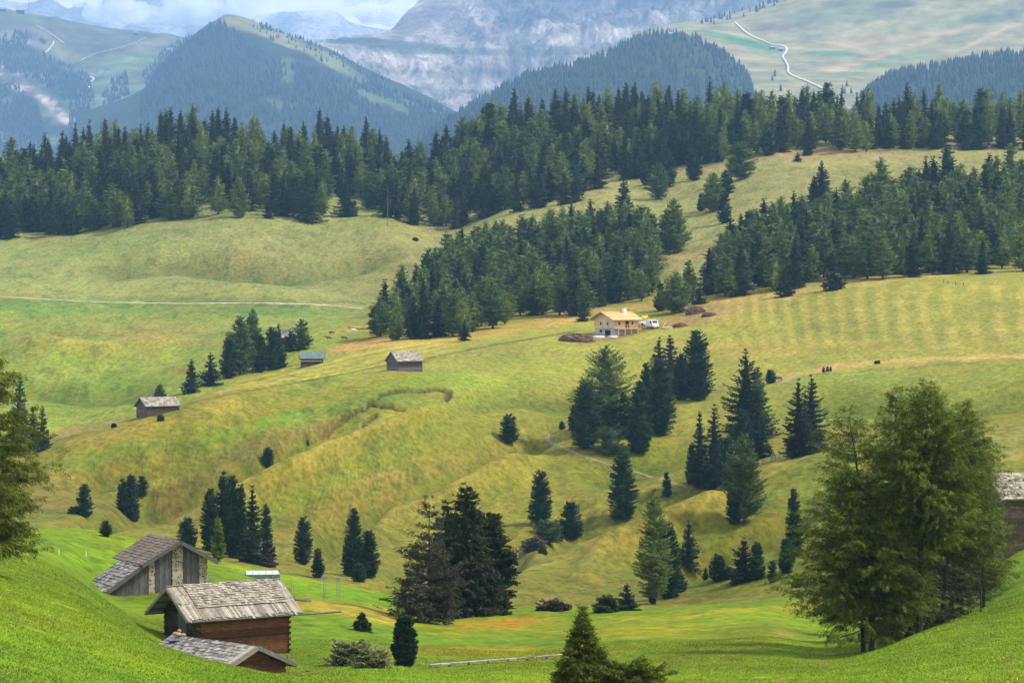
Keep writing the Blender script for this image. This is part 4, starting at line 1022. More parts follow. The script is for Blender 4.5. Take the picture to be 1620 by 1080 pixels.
for k, px, base, top, w, lab in LEFT:
    big = (base-top)
    p = ground_hit(px, base)
    s = max(.35, min(1.0, p.y/1024*.8))          # leaf size grows with distance
    kw = {}
    if 'sparse' in lab: kw = dict(leaf=M['barespruce'])
    hh, ww_ = big/F*p.y, w*1.1/F*p.y; ls_ = float(np.clip(min(.42*p.y/640, hh*.07), .12, .6)); lw_ = ls_*.42
    tot = 13*hh*ww_/(ls_*lw_); kw.clear(); n = int(np.clip(tot/30, 60, 420)); nl = min(120, tot/n*1.6)
    kw['core'] = .5 if k == 'pine' else .35; kw['jag'] = {'pine': .22, 'spruce': .42, 'larch': .36}[k]
    if k == 'pine': kw['slope'] = .12; kw['tip'] = .08
    if k == 'larch' and px == 1177: kw['slope'] = .25
    if 'sparse' in lab: kw['leaf'] = M['barespruce']
    if px in (1107,): kw['jag'] = .8
    detailed(k, px, base, top, w*1.12, lab, nb=n, nl=nl, ls=ls_, lw=lw_, pos=p, branches=big > 110, **kw)

# --- the woods: individual trees, nothing tells neighbours apart
def wood_area(poly, n, h_px, w_px, mixk, where, seed, ymin=500, sp=(9, 5.5), hfun=None):
    rs = random.Random(seed); xs = [p[0] for p in poly]; ys = [p[1] for p in poly]; out = []; tries = 0
    while len(out) < n and tries < n*60:
        tries += 1
        x = rs.uniform(min(xs), max(xs)); y = rs.uniform(min(ys), max(ys))
        if not inpoly(np.array([x]), np.array([y]), poly)[0]: continue
        if any(abs(x-a)/sp[0] < 1 and abs(y-b_)/sp[1] < 1 for a, b_ in out): continue
        out.append((x, y))
    out.sort(key=lambda q: -q[1]); res = []
    for x, y in out:
        p = ground_hit(x, y, ymin); k = rs.choices(('spruce', 'larch', 'pine'), mixk(x, y))[0]
        hh = h_px*rs.uniform(.74, 1.16)*(hfun(x, y) if hfun else 1); ww = w_px*rs.uniform(.85, 1.25)*{'spruce': .92, 'larch': 1.1, 'pine': .9}[k]
        res.append((k, x, y, y-hh, ww, where, p, hh))
    return res
TOPL = [(0,290),(100,262),(160,247),(300,228),(420,234),(520,240),(590,254),(640,288)]
ALLT = []
ALLT += wood_area([(-30,379),(60,374),(140,371),(200,362),(262,350),(330,342),(400,335),(470,345),(512,345),(512,318),(560,318),(600,318),(612,262)]+TOPL[::-1][1:]+[(-30,295)], 340, 65, 28,
   lambda x, y: (.55,.42,.03) if y > 290 else (.75,.25,0), 'left hilltop', 1, 700, (8, 5))
ALLT += wood_area([(600,346),(640,352),(690,366),(735,360),(800,340),(860,332),(935,314),(965,300),(1010,284),(1040,270),(1100,262),(1205,250),(1270,238),(1350,242),(1500,237),(1640,242),(1640,205),(1500,198),(1300,198),(1100,190),(1000,188),(880,204),(780,214),(720,252),(690,275),(640,292),(600,290)], 430, 64, 28,
   lambda x, y: (.62,.33,.05) if x < 1100 else (.45,.5,.05), 'far ridge', 2, 700, (8, 5))
ALLT += wood_area([(590,531),(625,537),(672,536),(735,537),(765,524),(805,514),(862,505),(930,498),(985,488),(1028,483),(1036,450),(1030,405),(1000,398),(900,392),(800,405),(700,440),(640,480),(602,520)], 185, 72, 29,
   lambda x, y: (.35,.55,.10), 'middle slope', 3, 600, (10, 7))
ALLT += wood_area([(1112,472),(1150,472),(1240,462),(1290,446),(1345,447),(1420,440),(1500,437),(1640,428),(1640,312),(1500,312),(1400,328),(1290,365),(1215,390),(1135,425)], 215, 76, 31,
   lambda x, y: (.33,.57,.10), 'right slope', 4, 600, (10, 7))
ALLT += wood_area([(905,395),(1035,402),(1040,385),(1000,372),(930,380)], 14, 62, 30, lambda x, y: (.1,.9,0), 'middle slope', 5, 600, (11, 8))
WL = {'left hilltop': ('dense forest on the left hilltop', 'left hilltop forest'), 'far ridge': ('dense forest along the far ridge', 'far ridge forest'),
      'middle slope': ('wood on the middle slope behind the chalet', 'middle slope wood'), 'right slope': ('wood above the striped hayfield on the right', 'right slope wood')}
ADJ = {'spruce': 'dark pointed spruce among many in the ', 'larch': 'mid green larch among many in the ', 'pine': 'blue green rounded pine among many in the '}
ALLT.sort(key=lambda q: -q[7]*(1+.0) if q[5] in ('middle slope', 'right slope') else -q[7]*(1 if q[2] > 285 or q[5] == 'far ridge' and q[2] > 235 else .6))
left_over = []
for k, x, y, top, ww, where, p, hh in ALLT:
    if COUNT[k] < 298:
        put_tree(k, x, y, top, ww, ADJ[k]+WL[where][0], {'spruce': 'spruces', 'larch': 'larches', 'pine': 'stone pines'}[k]+' in the '+WL[where][1], pos=p)
    else: left_over.append((k, x, y, top, ww, p))
# past the three hundred of a kind: the remaining rear trees are one mass of the same shapes
def mass(items, name, label):
    Vs = []; Qs = []; Ms = []; o = 0; rs = random.Random(5)
    for k, x, y, top, ww, p in items:
        me, H, wd = PROTO[k][rs.randrange(len(PROTO[k]))]
        n = len(me.vertices); v = np.empty(n*3, np.float32); me.vertices.foreach_get('co', v); v = v.reshape(-1, 3)
        q = np.empty(len(me.loops), np.int32); me.loops.foreach_get('vertex_index', q)
        mi = np.empty(len(me.polygons), np.int32); me.polygons.foreach_get('material_index', mi)
        s = ww/F*p.y/wd; hz_ = (y-top)/F*p.y/H; a = rs.uniform(0, 6.28); c_, s_ = math.cos(a), math.sin(a)
        w_ = np.stack([(v[:,0]*c_-v[:,1]*s_)*s+p.x, (v[:,0]*s_+v[:,1]*c_)*s+p.y, v[:,2]*hz_+p.z-.15], -1)
        Vs.append(w_); Qs.append(q.reshape(-1, 4)+o); Ms.append(np.where(mi == 1, 3, {'spruce': 0, 'larch': 1, 'pine': 2}[k])); o += n
    if Vs: tag(link(name, mesh_from_arrays(name, np.concatenate(Vs), np.concatenate(Qs), [M['spruce'], M['larch'], M['pine'], M['bark']], mi=np.concatenate(Ms))), label, kind='stuff')
mass(left_over, 'forest', 'rear trees of the dense conifer forests on the hilltops')
print('TREES', COUNT, len(left_over))

# --- the near trees
G = ground_hit
def near(kind, px, base, top, w, label, leaf, Y=None, **k):
    pos = None
    if Y: pos = Vector(((px-CX)/F*Y, Y, ground_z(px, Y)))
    d = dict(nb=420, nl=330, ls=.27, lw=.045, core=0, inner=.12, twig=9); d.update(k)
    if pos is not None:
        base = HZ-pos.z/Y*F
    return detailed(kind, px, base, top, w, label, leaf=M[leaf], pos=pos, **d)
LA = dict(hang=.8, tip=.15, shape='larchcone')
near('larch', 1379, 1030, 640, 200, 'tall near larch with a thick bare trunk, leftmost of the big larch clump', 'nearlarch', lean=(-1.6,0), z0=.17, slope=-.22, nb=420, nl=400, jag=.6, **LA)
near('larch', 1366, 1031, 760, 170, 'slender larch close at the left of the thick trunked near larch', 'nearlarch', lean=(-1.9,0), z0=.14, slope=-.28, nb=200, nl=300, jag=.7, **LA)
near('spruce', 1421, 1012, 800, 90, 'low drooping spruce under the big larch clump', 'nearspruce', slope=-.5, nb=200, nl=260, z0=.06)
near('spruce', 1440, 1006, 690, 130, 'dark spruce deep inside the big larch clump, left of two', 'nearspruce', slope=-.4, nb=300, nl=300, z0=.07)
near('larch', 1455, 1001, 602, 170, 'tallest near larch rising from the middle of the clump', 'nearlarch', z0=.36, slope=.0, nb=430, nl=420, lean=(.6,0), jag=.5, **LA)
near('spruce', 1476, 991, 690, 140, 'dark spruce deep inside the big larch clump, right of two', 'nearspruce', slope=-.4, nb=300, nl=300, z0=.06)
near('larch', 1494, 985, 630, 165, 'near larch with a pointed top in the right half of the clump', 'nearlarch', z0=.3, slope=-.05, nb=420, nl=400, lean=(1.4,0), jag=.55, **LA)
near('larch', 1505, 976, 680, 178, 'near larch at the right edge of the clump, its branches reaching the log hut', 'nearlarch', z0=.15, slope=-.2, nb=400, nl=340, lean=(1.8,0), jag=.6, **LA)
near('larch', 1411, 1008, 612, 130, 'near larch with a ragged narrow top behind the left half of the clump', 'nearlarch', z0=.25, slope=.0, nb=340, nl=360, Y=205, lean=(.3,0), jag=.5, **LA)
near('larch', 1556, 960, 760, 70, 'thin young larch at the right foot of the clump', 'nearlarchyellow', z0=.1, nb=150, nl=140)
near('larch', -40, 905, 522, 176, 'near larch cut by the left picture edge, yellowish sprays and hanging boughs', 'nearlarchyellow', Y=172, z0=.10, slope=-.42, nb=560, nl=400, jag=.8, hang=.9, tip=.18)
near('spruce', 679, 985, 783, 96, 'half bare greyish spruce at the left of the big dark spruce group', 'barespruce', ls=.32, lw=.08, slope=.02, nb=260, nl=130, z0=.03, jag=.55, inner=.3, tip=.2)
near('spruce', 650, 983, 880, 46, 'small sparse spruce at the left foot of the big dark spruce group', 'barespruce', ls=.34, lw=.10, slope=-.15, nb=120, nl=80, z0=.03, jag=.7)
near('spruce', 738, 977, 762, 124, 'tallest spruce of the big dark group, its drooping boughs in tiers', 'nearspruce', ls=.36, lw=.12, slope=-.5, nb=460, nl=260, z0=.02, core=.4, jag=.34, twig=6, whorl=19)
near('spruce', 708, 982, 792, 84, 'dark spruce between the half bare one and the tallest of the group', 'nearspruce', ls=.36, lw=.12, slope=-.45, nb=330, nl=220, z0=.02, core=.35, Y=290, jag=.34, whorl=17)
near('spruce', 772, 966, 812, 84, 'rounded dark spruce at the right flank of the big group', 'nearspruce', ls=.40, lw=.15, slope=-.3, nb=330, nl=220, z0=.02, core=.5, jag=.35, shape='pine', whorl=0)
near('pine', 640, 1054, 974, 47, 'young egg shaped pine alone on the lower meadow', 'pine', ls=.22, lw=.09, nb=300, nl=120, core=.6, jag=.14, z0=.0, twig=0, slope=.5)
near('spruce', 572, 997, 967, 28, 'small dark spruce on the meadow left of the egg shaped pine', 'nearspruce', ls=.25, lw=.10, nb=90, nl=70)
near('larch', 922, 1112, 955, 98, 'young bushy larch at the bottom edge of the meadow', 'nearlarchyellow', Y=150, ls=.22, lw=.065, nb=420, nl=170, z0=.0, slope=.12, jag=.3, core=.12, shape='young', tip=.1, hang=.3)
near('larch', 992, 1104, 1052, 60, 'low spreading larch bush right of the young bushy larch', 'nearlarch', Y=150, ls=.22, lw=.065, nb=200, nl=120, z0=.0, shape='bush', jag=.9)
# --- bushes
def shrub(px, base, top, w, leaf, label, group=None, name='bush', **k):
    d = dict(nb=110, nl=60, ls=.36, lw=.18, shape='bush', name=name, cat='bush', branches=False); d.update(k)
    return detailed('bush', px, base, top, w, label, group, leaf=M[leaf], **d)
shrub(424, 896, 855, 26, 'greybush', 'grey leafless bush at the right foot of the dark pine grove')
shrub(405, 892, 876, 20, 'deciduous', 'small green bush between dark grove and grey bush')
shrub(965, 718, 676, 48, 'deciduous', 'round pale green leafy bush in the upper grove')
shrub(866, 856, 824, 46, 'deciduous', 'low olive bush below the tall pine in the hollow')
shrub(846, 868, 852, 34, 'greybush', 'brownish thicket left of the olive bush in the hollow')
shrub(858, 875, 866, 10, 'deciduous', 'tiny bush on the spur crest above the hiker')
shrub(878, 966, 954, 40, 'redbush', 'purplish heather patch behind the meadow crest', shape='bush')
shrub(960, 968, 944, 34, 'deciduous', 'olive bush left of the dark spruce on the valley floor')
shrub(556, 1052, 1018, 60, 'tanbush', 'pale willow scrub on the meadow left of the egg shaped pine', nb=200, nl=90, ls=.22, lw=.10)
shrub(590, 1056, 1030, 46, 'tanbush', 'lower pale scrub beside the egg shaped pine', nb=160, nl=80, ls=.22, lw=.10)
shrub(116, 812, 802, 12, 'deciduous', 'tiny shrub left of the lone pine on the lower slope')
shrub(1262, 928, 915, 12, 'deciduous', 'tiny shrub below the crooked low pine')
shrub(180, 676, 670, 6, 'spruce', 'tiny dark shrub left of the brown log hut on the crest')
shrub(657, 381, 377, 9, 'spruce', 'tiny dark shrub on the wide upper meadow')
shrub(1388, 575, 571, 7, 'spruce', 'tiny dark shrub on the tan strip of the right field')
shrub(254, 665, 656, 9, 'deciduous', 'small green shrub against the wall of the brown log hut')

# --- blades of grass on the near slopes
def grass(n):
    rs = np.random.RandomState(9)
    Y = 84+(215-84)*rs.rand(n)**.8; px = rs.uniform(-60, 1680, n)
    i = np.clip(np.searchsorted(YR, Y)-1, 0, len(YR)-2); j = np.clip(np.searchsorted(PX, px)-1, 0, len(PX)-2)
    a = (Y-YR[i])/(YR[i+1]-YR[i]); b_ = (px-PX[j])/(PX[j+1]-PX[j])
    z = (Zg[i,j]*(1-a)+Zg[i+1,j]*a)*(1-b_)+(Zg[i,j+1]*(1-a)+Zg[i+1,j+1]*a)*b_
    x = (px-CX)/F*Y
    dens = fbm(x/2.2, Y/3, 4, 55); k = dens > -.75
    x, Y, z, px = x[k], Y[k], z[k], px[k]; n = len(x)
    c = col[i[k], j[k]]
    h = .035+.05*rs.rand(n)*(1+dens[k]*.6); w = .022+.022*rs.rand(n)
    an = rs.rand(n)*3.14; dx = np.cos(an)*w; dy = np.sin(an)*w; lx = rs.randn(n)*.06; ly = rs.randn(n)*.06
    V = np.stack([np.stack([x-dx, Y-dy, z-.03], -1), np.stack([x+dx, Y+dy, z-.03], -1), np.stack([x+lx, Y+ly, z+h], -1)], 1).reshape(-1, 3)
    me = mesh_from_arrays('grass', V, None, [M['blade']], tris=np.arange(len(V)).reshape(-1, 3))
    at = me.color_attributes.new('turf', 'FLOAT_COLOR', 'POINT')
    cc = c*(1.3+.5*rs.rand(n))[:, None]*np.array([1.06, 1.03, .9]); dry = rs.rand(n) < .07; cc[dry] = S(178,166,90); fl = rs.rand(n) < .006; cc[fl] = S(225,215,120); cc = np.repeat(cc, 3, 0)
    at.data.foreach_set('color', np.concatenate([cc, np.ones((len(cc), 1))], 1).astype(np.float32).ravel())
    tag(link('grass', me), 'blades of green grass on the near slopes', kind='stuff')
m, nt, b = newmat('grass blades')
at = N(nt, 'ShaderNodeAttribute', attribute_name='turf'); nt.links.new(at.outputs['Color'], b.inputs['Base Color'])
M['blade'] = m
grass(460000)
# ------------------------------------------------------------------ huts: local x along the ridge, y across, origin at a wall corner
def shingles(mb, O, u, v, n, u0, u1, v0, v1, row, wid, th=.03, seed=0, lift=0.0):
    rnd = random.Random(seed); k = 0; vv = v0
    while vv < v1-.05:
        a = u0+rnd.uniform(-.3, 0)*wid
        while a < u1:
            w_ = wid*rnd.uniform(.6, 1.4); b_ = min(a+w_, u1); aa = max(a, u0)
            if b_-aa > .04:
                e = rnd.uniform(-.12, .12)*row; t = th*rnd.uniform(.5, 1.6)
                h = lift+rnd.uniform(0, .012)
                O2 = Vector(O)+Vector(n)*h
                vn = (Vector(v)-Vector(n)*(.9*th/row)).normalized()
                mb.frame(O2+Vector(v)*(vv+e)+Vector(n)*(th*1.1), u, vn, n, (aa, b_-.012, 0, min(row*1.25, v1-vv+.05), 0, t))
            a += w_
        vv += row; k += 1
def hut(name, label, P, yaw, L, Wd, ze, rise, ox0, ox1, oy, wall_bottom, wallmat, roofmat, gmat=None, cat='hut', row=.32, wid=.3, door=None, plank=False, log=.2, group=None, ends=True, shl=True, rails=True):
    """P: world corner; ze: height of the eave edge above P; rise: ridge above the eave edge."""
    r = empty(name, P, R(yaw)); tag(r, label, cat, group)
    sl = rise/(Wd/2+oy); zw = ze+sl*oy                       # wall plate height
    core = MB(); q = .06
    core.prism([(q,q,wall_bottom),(q,Wd-q,wall_bottom),(q,Wd-q,zw-.08),(q,Wd/2,zw+sl*Wd/2-.12),(q,q,zw-.08)], (L-2*q,0,0))
    core.build('wall_core', M['black'], r)
    rnd = random.Random(int(L*100))
    def logs(horizontal_len, place, top, mat, nm, gable=False):
        mb = MB(); z = wall_bottom; k = 0
        while z < top:
            h = log*rnd.uniform(.85, 1.15); zt = min(z+h, top)
            if gable and zt > zw:
                c = max(0, (zt-zw)/sl); a0, a1 = c, Wd-c
                if a1-a0 < .15: break
            else:
                e = .16 if ends and k % 2 == 0 else .0
                a0, a1 = -e, horizontal_len+e
            place(mb, a0, a1, z, zt-.015, rnd.uniform(-.015, .02)); z = zt; k += 1
        return mb.build(nm, mat, r)
    def planks(place, mat, nm, a0, a1, top):
        mb = MB(); a = a0
        while a < a1-.02:
            w_ = rnd.uniform(.16, .26); b_ = min(a+w_, a1); m_ = (a+b_)/2
            place(mb, a+.006, b_-.006, wall_bottom, top(m_), rnd.uniform(0, .02)); a = b_
        return mb.build(nm, mat, r)
    long_ = lambda y, s: (lambda mb, a0, a1, z0, z1, j: mb.frame((0, y, 0), (1,0,0), (0,s,0), (0,0,1), (a0, a1, -.08, .05+j, z0, z1)))
    gab_ = lambda x, s: (lambda mb, a0, a1, z0, z1, j: mb.frame((x, 0, 0), (0,1,0), (s,0,0), (0,0,1), (a0, a1, -.08, .045+j, z0, z1)))
    gt = zw+sl*Wd/2
    top = lambda a: zw+sl*min(a, Wd-a)-.03
    if plank:
        planks(gab_(0, -1), gmat or wallmat, 'gable_wall', 0, Wd, top); planks(gab_(L, 1), gmat or wallmat, 'gable_wall', 0, Wd, top)
        planks(long_(0, -1), wallmat, 'side_wall', 0, L, lambda a: zw-.05); planks(long_(Wd, 1), wallmat, 'side_wall', 0, L, lambda a: zw-.05)
    else:
        logs(L, long_(0, -1), zw-.03, wallmat, 'side_wall'); logs(L, long_(Wd, 1), zw-.03, wallmat, 'side_wall')
        logs(Wd, gab_(0, -1), gt-.05, gmat or wallmat, 'gable_wall', True); logs(Wd, gab_(L, 1), gt-.05, gmat or wallmat, 'gable_wall', True)
    rf = MB(); hw = Wd/2+oy; ln = math.hypot(hw, rise)
    for s in (0, 1):
        O = Vector((0, -oy if s == 0 else Wd+oy, ze)); v = Vector((0, hw if s == 0 else -hw, rise)).normalized()
        n = Vector((0, -rise, hw)).normalized() if s == 0 else Vector((0, rise, hw)).normalized()
        rf.frame(O, (1,0,0), v, n, (-ox0, L+ox1, 0, ln, 0, .07))
        if shl: shingles(rf, O+n*.07, (1,0,0), v, n, -ox0, L+ox1, -.03, ln+.02, row, wid, seed=s+int(L*10))
        for e in (-ox0-.03, L+ox1+.003): rf.frame(O, (1,0,0), v, n, (e, e+.03, -.03, ln, -.12, .10))
    ro = rf.build('roof', roofmat, r)
    if rails:
        rb = MB()
        for s in (0, 1):
            y = -oy+.06 if s == 0 else Wd+oy-.06
            rb.tube([(-ox0-.1, y, ze-.06), (L+ox1+.1, y, ze-.06)], .06, 7)
        rb.tube([(-ox0+.05, Wd/2, gt-.1+.0), (L+ox1-.05, Wd/2, gt-.1)], .09, 7)
        rb.build('purlin', M['greyh'], ro)
    if door:
        y0, y1, z0, z1 = door; d = MB()
        a = y0
        while a < y1-.02:
            b_ = min(a+.17, y1); d.frame((0,0,0), (0,1,0), (-1,0,0), (0,0,1), (a+.005, b_-.005, .03, .11, z0, z1)); a = b_
        dd = d.build('door', M['doorgrey'], r)
        e = MB(); e.frame((0,0,0), (0,1,0), (-1,0,0), (0,0,1), (y0, y1, .12, .15, z0+.3, z0+.42)); e.frame((0,0,0), (0,1,0), (-1,0,0), (0,0,1), (y0, y1, .12, .15, z1-.42, z1-.3))
        e.build('batten', M['greyh'], dd)
    return r, dict(zw=zw, gt=gt, sl=sl, ln=ln, hw=hw, roof=ro)
M['doorgrey'] = m_wood('grey green door boards', (.06,.07,.065), (.15,.165,.15), (14,14,1))

# front log hut
P = W(315, 1010, 202); zE = W(296, 983, 200.9).z-P.z
fh, q = hut('log_hut', 'reddish brown log hut with a pale shingled roof, just behind the lowest hut', P, 34, 7.3, 5.15, zE, 2.08, 1.3, .7, .7, -3.4, M['red'], M['shingle'], M['dark'],  # gable logs in the dark wood: its unlit tone is put into the colour
            row=.42, wid=.22, door=(1.75, 3.1, -.6, 1.75), shl=False)
rf = MB(); O = Vector((0, -.7, zE)); v = Vector((0, q['hw'], 2.08)).normalized(); n = Vector((0, -2.08, q['hw'])).normalized(); ln = q['ln']
shingles(rf, O+n*.075, (1,0,0), v, n, -1.3, 8.0, -.05, ln*.46, ln*.50, .17, .03, 3)            # long boards of the lower band
shingles(rf, O+n*.075, (1,0,0), v, n, -1.3, 0.1, ln*.46, ln+.02, ln*.28, .17, .03, 4); shingles(rf, O+n*.075, (1,0,0), v, n, 7.2, 8.0, ln*.46, ln+.02, ln*.28, .17, .03, 5)
shingles(rf, O+n*.10, (1,0,0), v, n, .0, 7.3, ln*.32, ln+.04, .26, .26, .045, 6, .02)
v2 = Vector((0, -v.y, v.z)); n2 = Vector((0, -n.y, n.z)); O2 = Vector((0, 5.85, zE))
shingles(rf, O2+n2*.075, (1,0,0), v2, n2, -1.3, 8.0, -.05, ln+.02, .4, .25, .03, 7)
rf.frame((0, 5.15/2, zE+2.08+.12), (1,0,0), (0,1,0), (0,0,1), (-1.3, 8.0, -.12, .12, 0, .05))
rf.build('shingle_cover', M['shingle'], fh)
g = MB(); g.tube([(-1.3, -.82, zE-.02), (11.2, -.80, zE-.05)], .07, 8); g.build('gutter', M['greyh'], fh)
st = MB(); st.frame((7.1, -.35, -3.3), (1,0,0), (0,1,0), (0,0,1), (-.1, .5, 0, .5, 0, 2.6)); 
rl = MB()
for i in range(7): rl.tube([(-1.25, -.5+i*.95, zE+min(.2+i*.95, 6.35-i*.95)*.63-.1), (-.1, -.5+i*.95, zE+min(.2+i*.95, 6.35-i*.95)*.63-.1)], .05, 6)
rl.build('roof_rafter', M['greyh'], fh)

# lowest hut
P = W(449, 1053, 188.9); zE = -25.25-P.z
lh, q = hut('log_hut', 'lowest hut of the front pair, its grey shingled roof half sunk behind the grassy bank', P, 135, 8.0, 5.3, zE, 1.4, .55, .5, .6, -1.6, M['red'], M['shingled'], M['red'], row=.36, wid=.30)
bb = MB(); v = Vector((0, q['hw'], 1.4)).normalized(); n = Vector((0, -1.4, q['hw'])).normalized()
for sgn, O in ((1, Vector((0, -.6, zE))), (-1, Vector((0, 5.9, zE)))):
    vv = Vector((0, sgn*v.y, v.z)); nn_ = Vector((0, sgn*n.y, n.z))
    for k in range(4): bb.frame(O, (1,0,0), vv, nn_, (-.56+k*.17, -.40+k*.17, -.02, q['ln']*.98, .13, .155+.005*k))
bb.build('verge_board', M['shingle'], lh)
# clutter by the far end of its ridge
far_end = P+Matrix.Rotation(R(135), 3, 'Z') @ Vector((7.7, 2.9, zE+1.55))
rk = MB(); rk.blob((0,0,.1), (.32,.22,.16), 3, 8, 6); rk.blob((.38,.05,.05), (.2,.16,.12), 4, 8, 6); rk.blob((.15,.05,.32), (.16,.13,.1), 5, 8, 6)
o = rk.build('stone_pile', m_plain('orange stones', (.38,.24,.15), .9, .4, 5)); o.location = far_end; tag(o, 'little pile of orange brown stones on the ridge end of the lowest hut', 'stone pile')
tp = MB()
for k in range(5): tp.frame((0,0,0), (1,0,0), (0,.9,-.4), (0,.4,.9), (-.55+k*.02, .55-k*.03, k*.12, k*.12+.12, .0+.01*math.sin(k*2), .03+.012*math.sin(k*2)))
o = tp.build('tarpaulin', M['blue']); o.location = far_end+Vector((.1, -.8, -.22)); o.rotation_euler = (0, 0, R(20)); tag(o, 'small crumpled blue sheet lying on the lowest hut roof below the stones', 'tarpaulin')

# barn with stone pillars, its ridge runs back to the left
P = W(328, 924, 240.4); zE = W(345, 888, 240.6).z-P.z
bh = empty('stone_barn', P, R(118)); tag(bh, 'grey plank barn with plastered stone pillars and a brown roof above a shingled lean-to', 'barn')
Wd, L, oy = 5.25, 6.2, .75; rise = 1.85; sl = rise/(Wd/2+oy); zw = zE+sl*oy; gt = zw+sl*Wd/2; bot = -2.2
cm = MB(); cm.prism([(.25,.1,bot),(.25,Wd-.1,bot),(.25,Wd-.1,zw-.1),(.25,Wd/2,gt-.14),(.25,.1,zw-.1)], (L-.4,0,0)); cm.build('wall_core', M['black'], bh)
for y0, y1 in ((0, .72), (2.2, 3.15), (4.72, 5.25)):
    pm = MB(); t0 = zw+sl*min(y0, Wd-y0)-.03; t1 = zw+sl*min(y1, Wd-y1)-.03
    pts = [(0, y0, bot), (0, y1, bot), (0, y1, t1), (0, y0, t0)]
    if y0 < Wd/2 < y1: pts = [(0, y0, bot), (0, y1, bot), (0, y1, t1), (0, Wd/2, gt-.03), (0, y0, t0)]
    pm.prism(pts, (.55, 0, 0)); pm.build('pillar', M['mason'], bh)
rnd = random.Random(8)
for y0, y1 in ((.72, 2.2), (3.15, 4.72)):
    pm = MB(); a = y0
    while a < y1-.02:
        b_ = min(a+rnd.uniform(.13,.2), y1); m_ = (a+b_)/2; t = zw+sl*min(m_, Wd-m_)-.05
        pm.box(.08-rnd.uniform(0,.03), .14, a+.006, b_-.006, bot+.3, t); a = b_
    pm.build('plank_wall', M['grey'], bh)
pm = MB(); x = .5
for y, s in ((0, 0), (Wd, 1)):
    x = .55
    while x < L:
        x1 = min(x+rnd.uniform(.15,.22), L); pm.box(x+.005, x1-.005, y-.05, y+.05, bot, zw-.06); x = x1
y = .05
while y < Wd-.05:
    y1 = min(y+.2, Wd-.05); pm.box(L-.05, L+.03, y, y1-.01, bot, zw+sl*min((y+y1)/2, Wd-(y+y1)/2)-.06); y = y1
pm.build('side_wall', M['grey'], bh)
rm = MB(); hw = Wd/2+oy; ln = math.hypot(hw, rise)
for s in (0, 1):
    O = Vector((0, -oy if s == 0 else Wd+oy, zE)); v = Vector((0, hw if s == 0 else -hw, rise)).normalized(); n = Vector((0, -rise if s == 0 else rise, hw)).normalized()
    rm.frame(O, (1,0,0), v, n, (-.5, L+.5, 0, ln, 0, .06)); shingles(rm, O+n*.06, (1,0,0), v, n, -.5, L+.5, -.03, ln+.02, .36, .5, .035, s+2)
ro = rm.build('roof', M['brownroof'], bh)
vm = MB()
for s in (0, 1):
    O = Vector((0, -oy if s == 0 else Wd+oy, zE)); v = Vector((0, hw if s == 0 else -hw, rise)).normalized(); n = Vector((0, -rise if s == 0 else rise, hw)).normalized()
    vm.frame(O, (1,0,0), v, n, (-.55, -.503, -.05, ln, -.2, .1))
vm.build('verge_board', M['grey'], ro)
# lean-to
yl0, yl1 = 5.55, 9.15; za, zb = zE-.08+.28, W(176, 937, 236).z-P.z
O = Vector((0, yl1, zb)); v = Vector((0, yl0-yl1, za-zb)); ln2 = v.length; v.normalize(); n = Vector((0, v.z, -v.y)); 
if n.z < 0: n = -n
lm = MB(); lm.frame(O, (1,0,0), v, n, (-.35, 4.7, 0, ln2, 0, .06)); shingles(lm, O+n*.06, (1,0,0), v, n, -.4, 4.75, -.05, ln2, .40, .42, .05, 12)
lo = lm.build('lean_to_roof', M['shingled'], bh)
lw = MB(); a = Wd+.05
while a < yl1-.35:
    b_ = min(a+rnd.uniform(.14,.2), yl1-.3); m_ = (a+b_)/2; lw.box(.05, .12, a+.005, b_-.005, bot-1, zb+(yl1-m_)/(yl1-yl0)*(za-zb)-.07); a = b_
lw.build('lean_to_wall', M['grey'], bh)
lw = MB(); lw.box(.0, .06, Wd+.1, Wd+3.1, bot-1, -.55); lw.build('skirting_board', M['greyh'], bh)
vm = MB(); vm.frame(O, (1,0,0), v, n, (-.45, -.40, -.05, ln2, -.22, .06)); vm.build('lean_to_verge', M['grey'], lo)

# right hut with stones on its roof
P = W(1592, 858, 253); zE = W(1583, 791, 252.4).z-P.z
rh, q = hut('log_hut', 'log hut at the right picture edge, its pale roof weighted with dark stones', P, 12, 8.5, 5.6, zE, 2.05, .6, .6, .6, -1.5, M['brownred'], M['shingle'], M['greyh'], row=.4, wid=.35)
mt = Matrix.Translation(P) @ Matrix.Rotation(R(12), 4, 'Z')
for r_ in range(3):
    for c_ in range(7):
        x = -.2+c_*1.35+(r_ % 2)*.6+rt.uniform(-.1,.1); d_ = .6+r_*1.15+rt.uniform(-.1,.1)
        mb = MB(); mb.blob((0,0,0), (rt.uniform(.14,.22), rt.uniform(.12,.17), rt.uniform(.08,.12)), r_*9+c_, 8, 6, .2)
        o = mb.build('roof_stone', M['stone']); o.location = mt @ (Vector((x, -.6, zE))+Vector((0, q['hw'], 2.05)).normalized()*d_+Vector((0, -2.05, q['hw'])).normalized()*.2)
        tag(o, 'dark rounded stone lying on the shingle roof of the right edge hut', 'stone', 'stones weighing down the roof at the right edge')

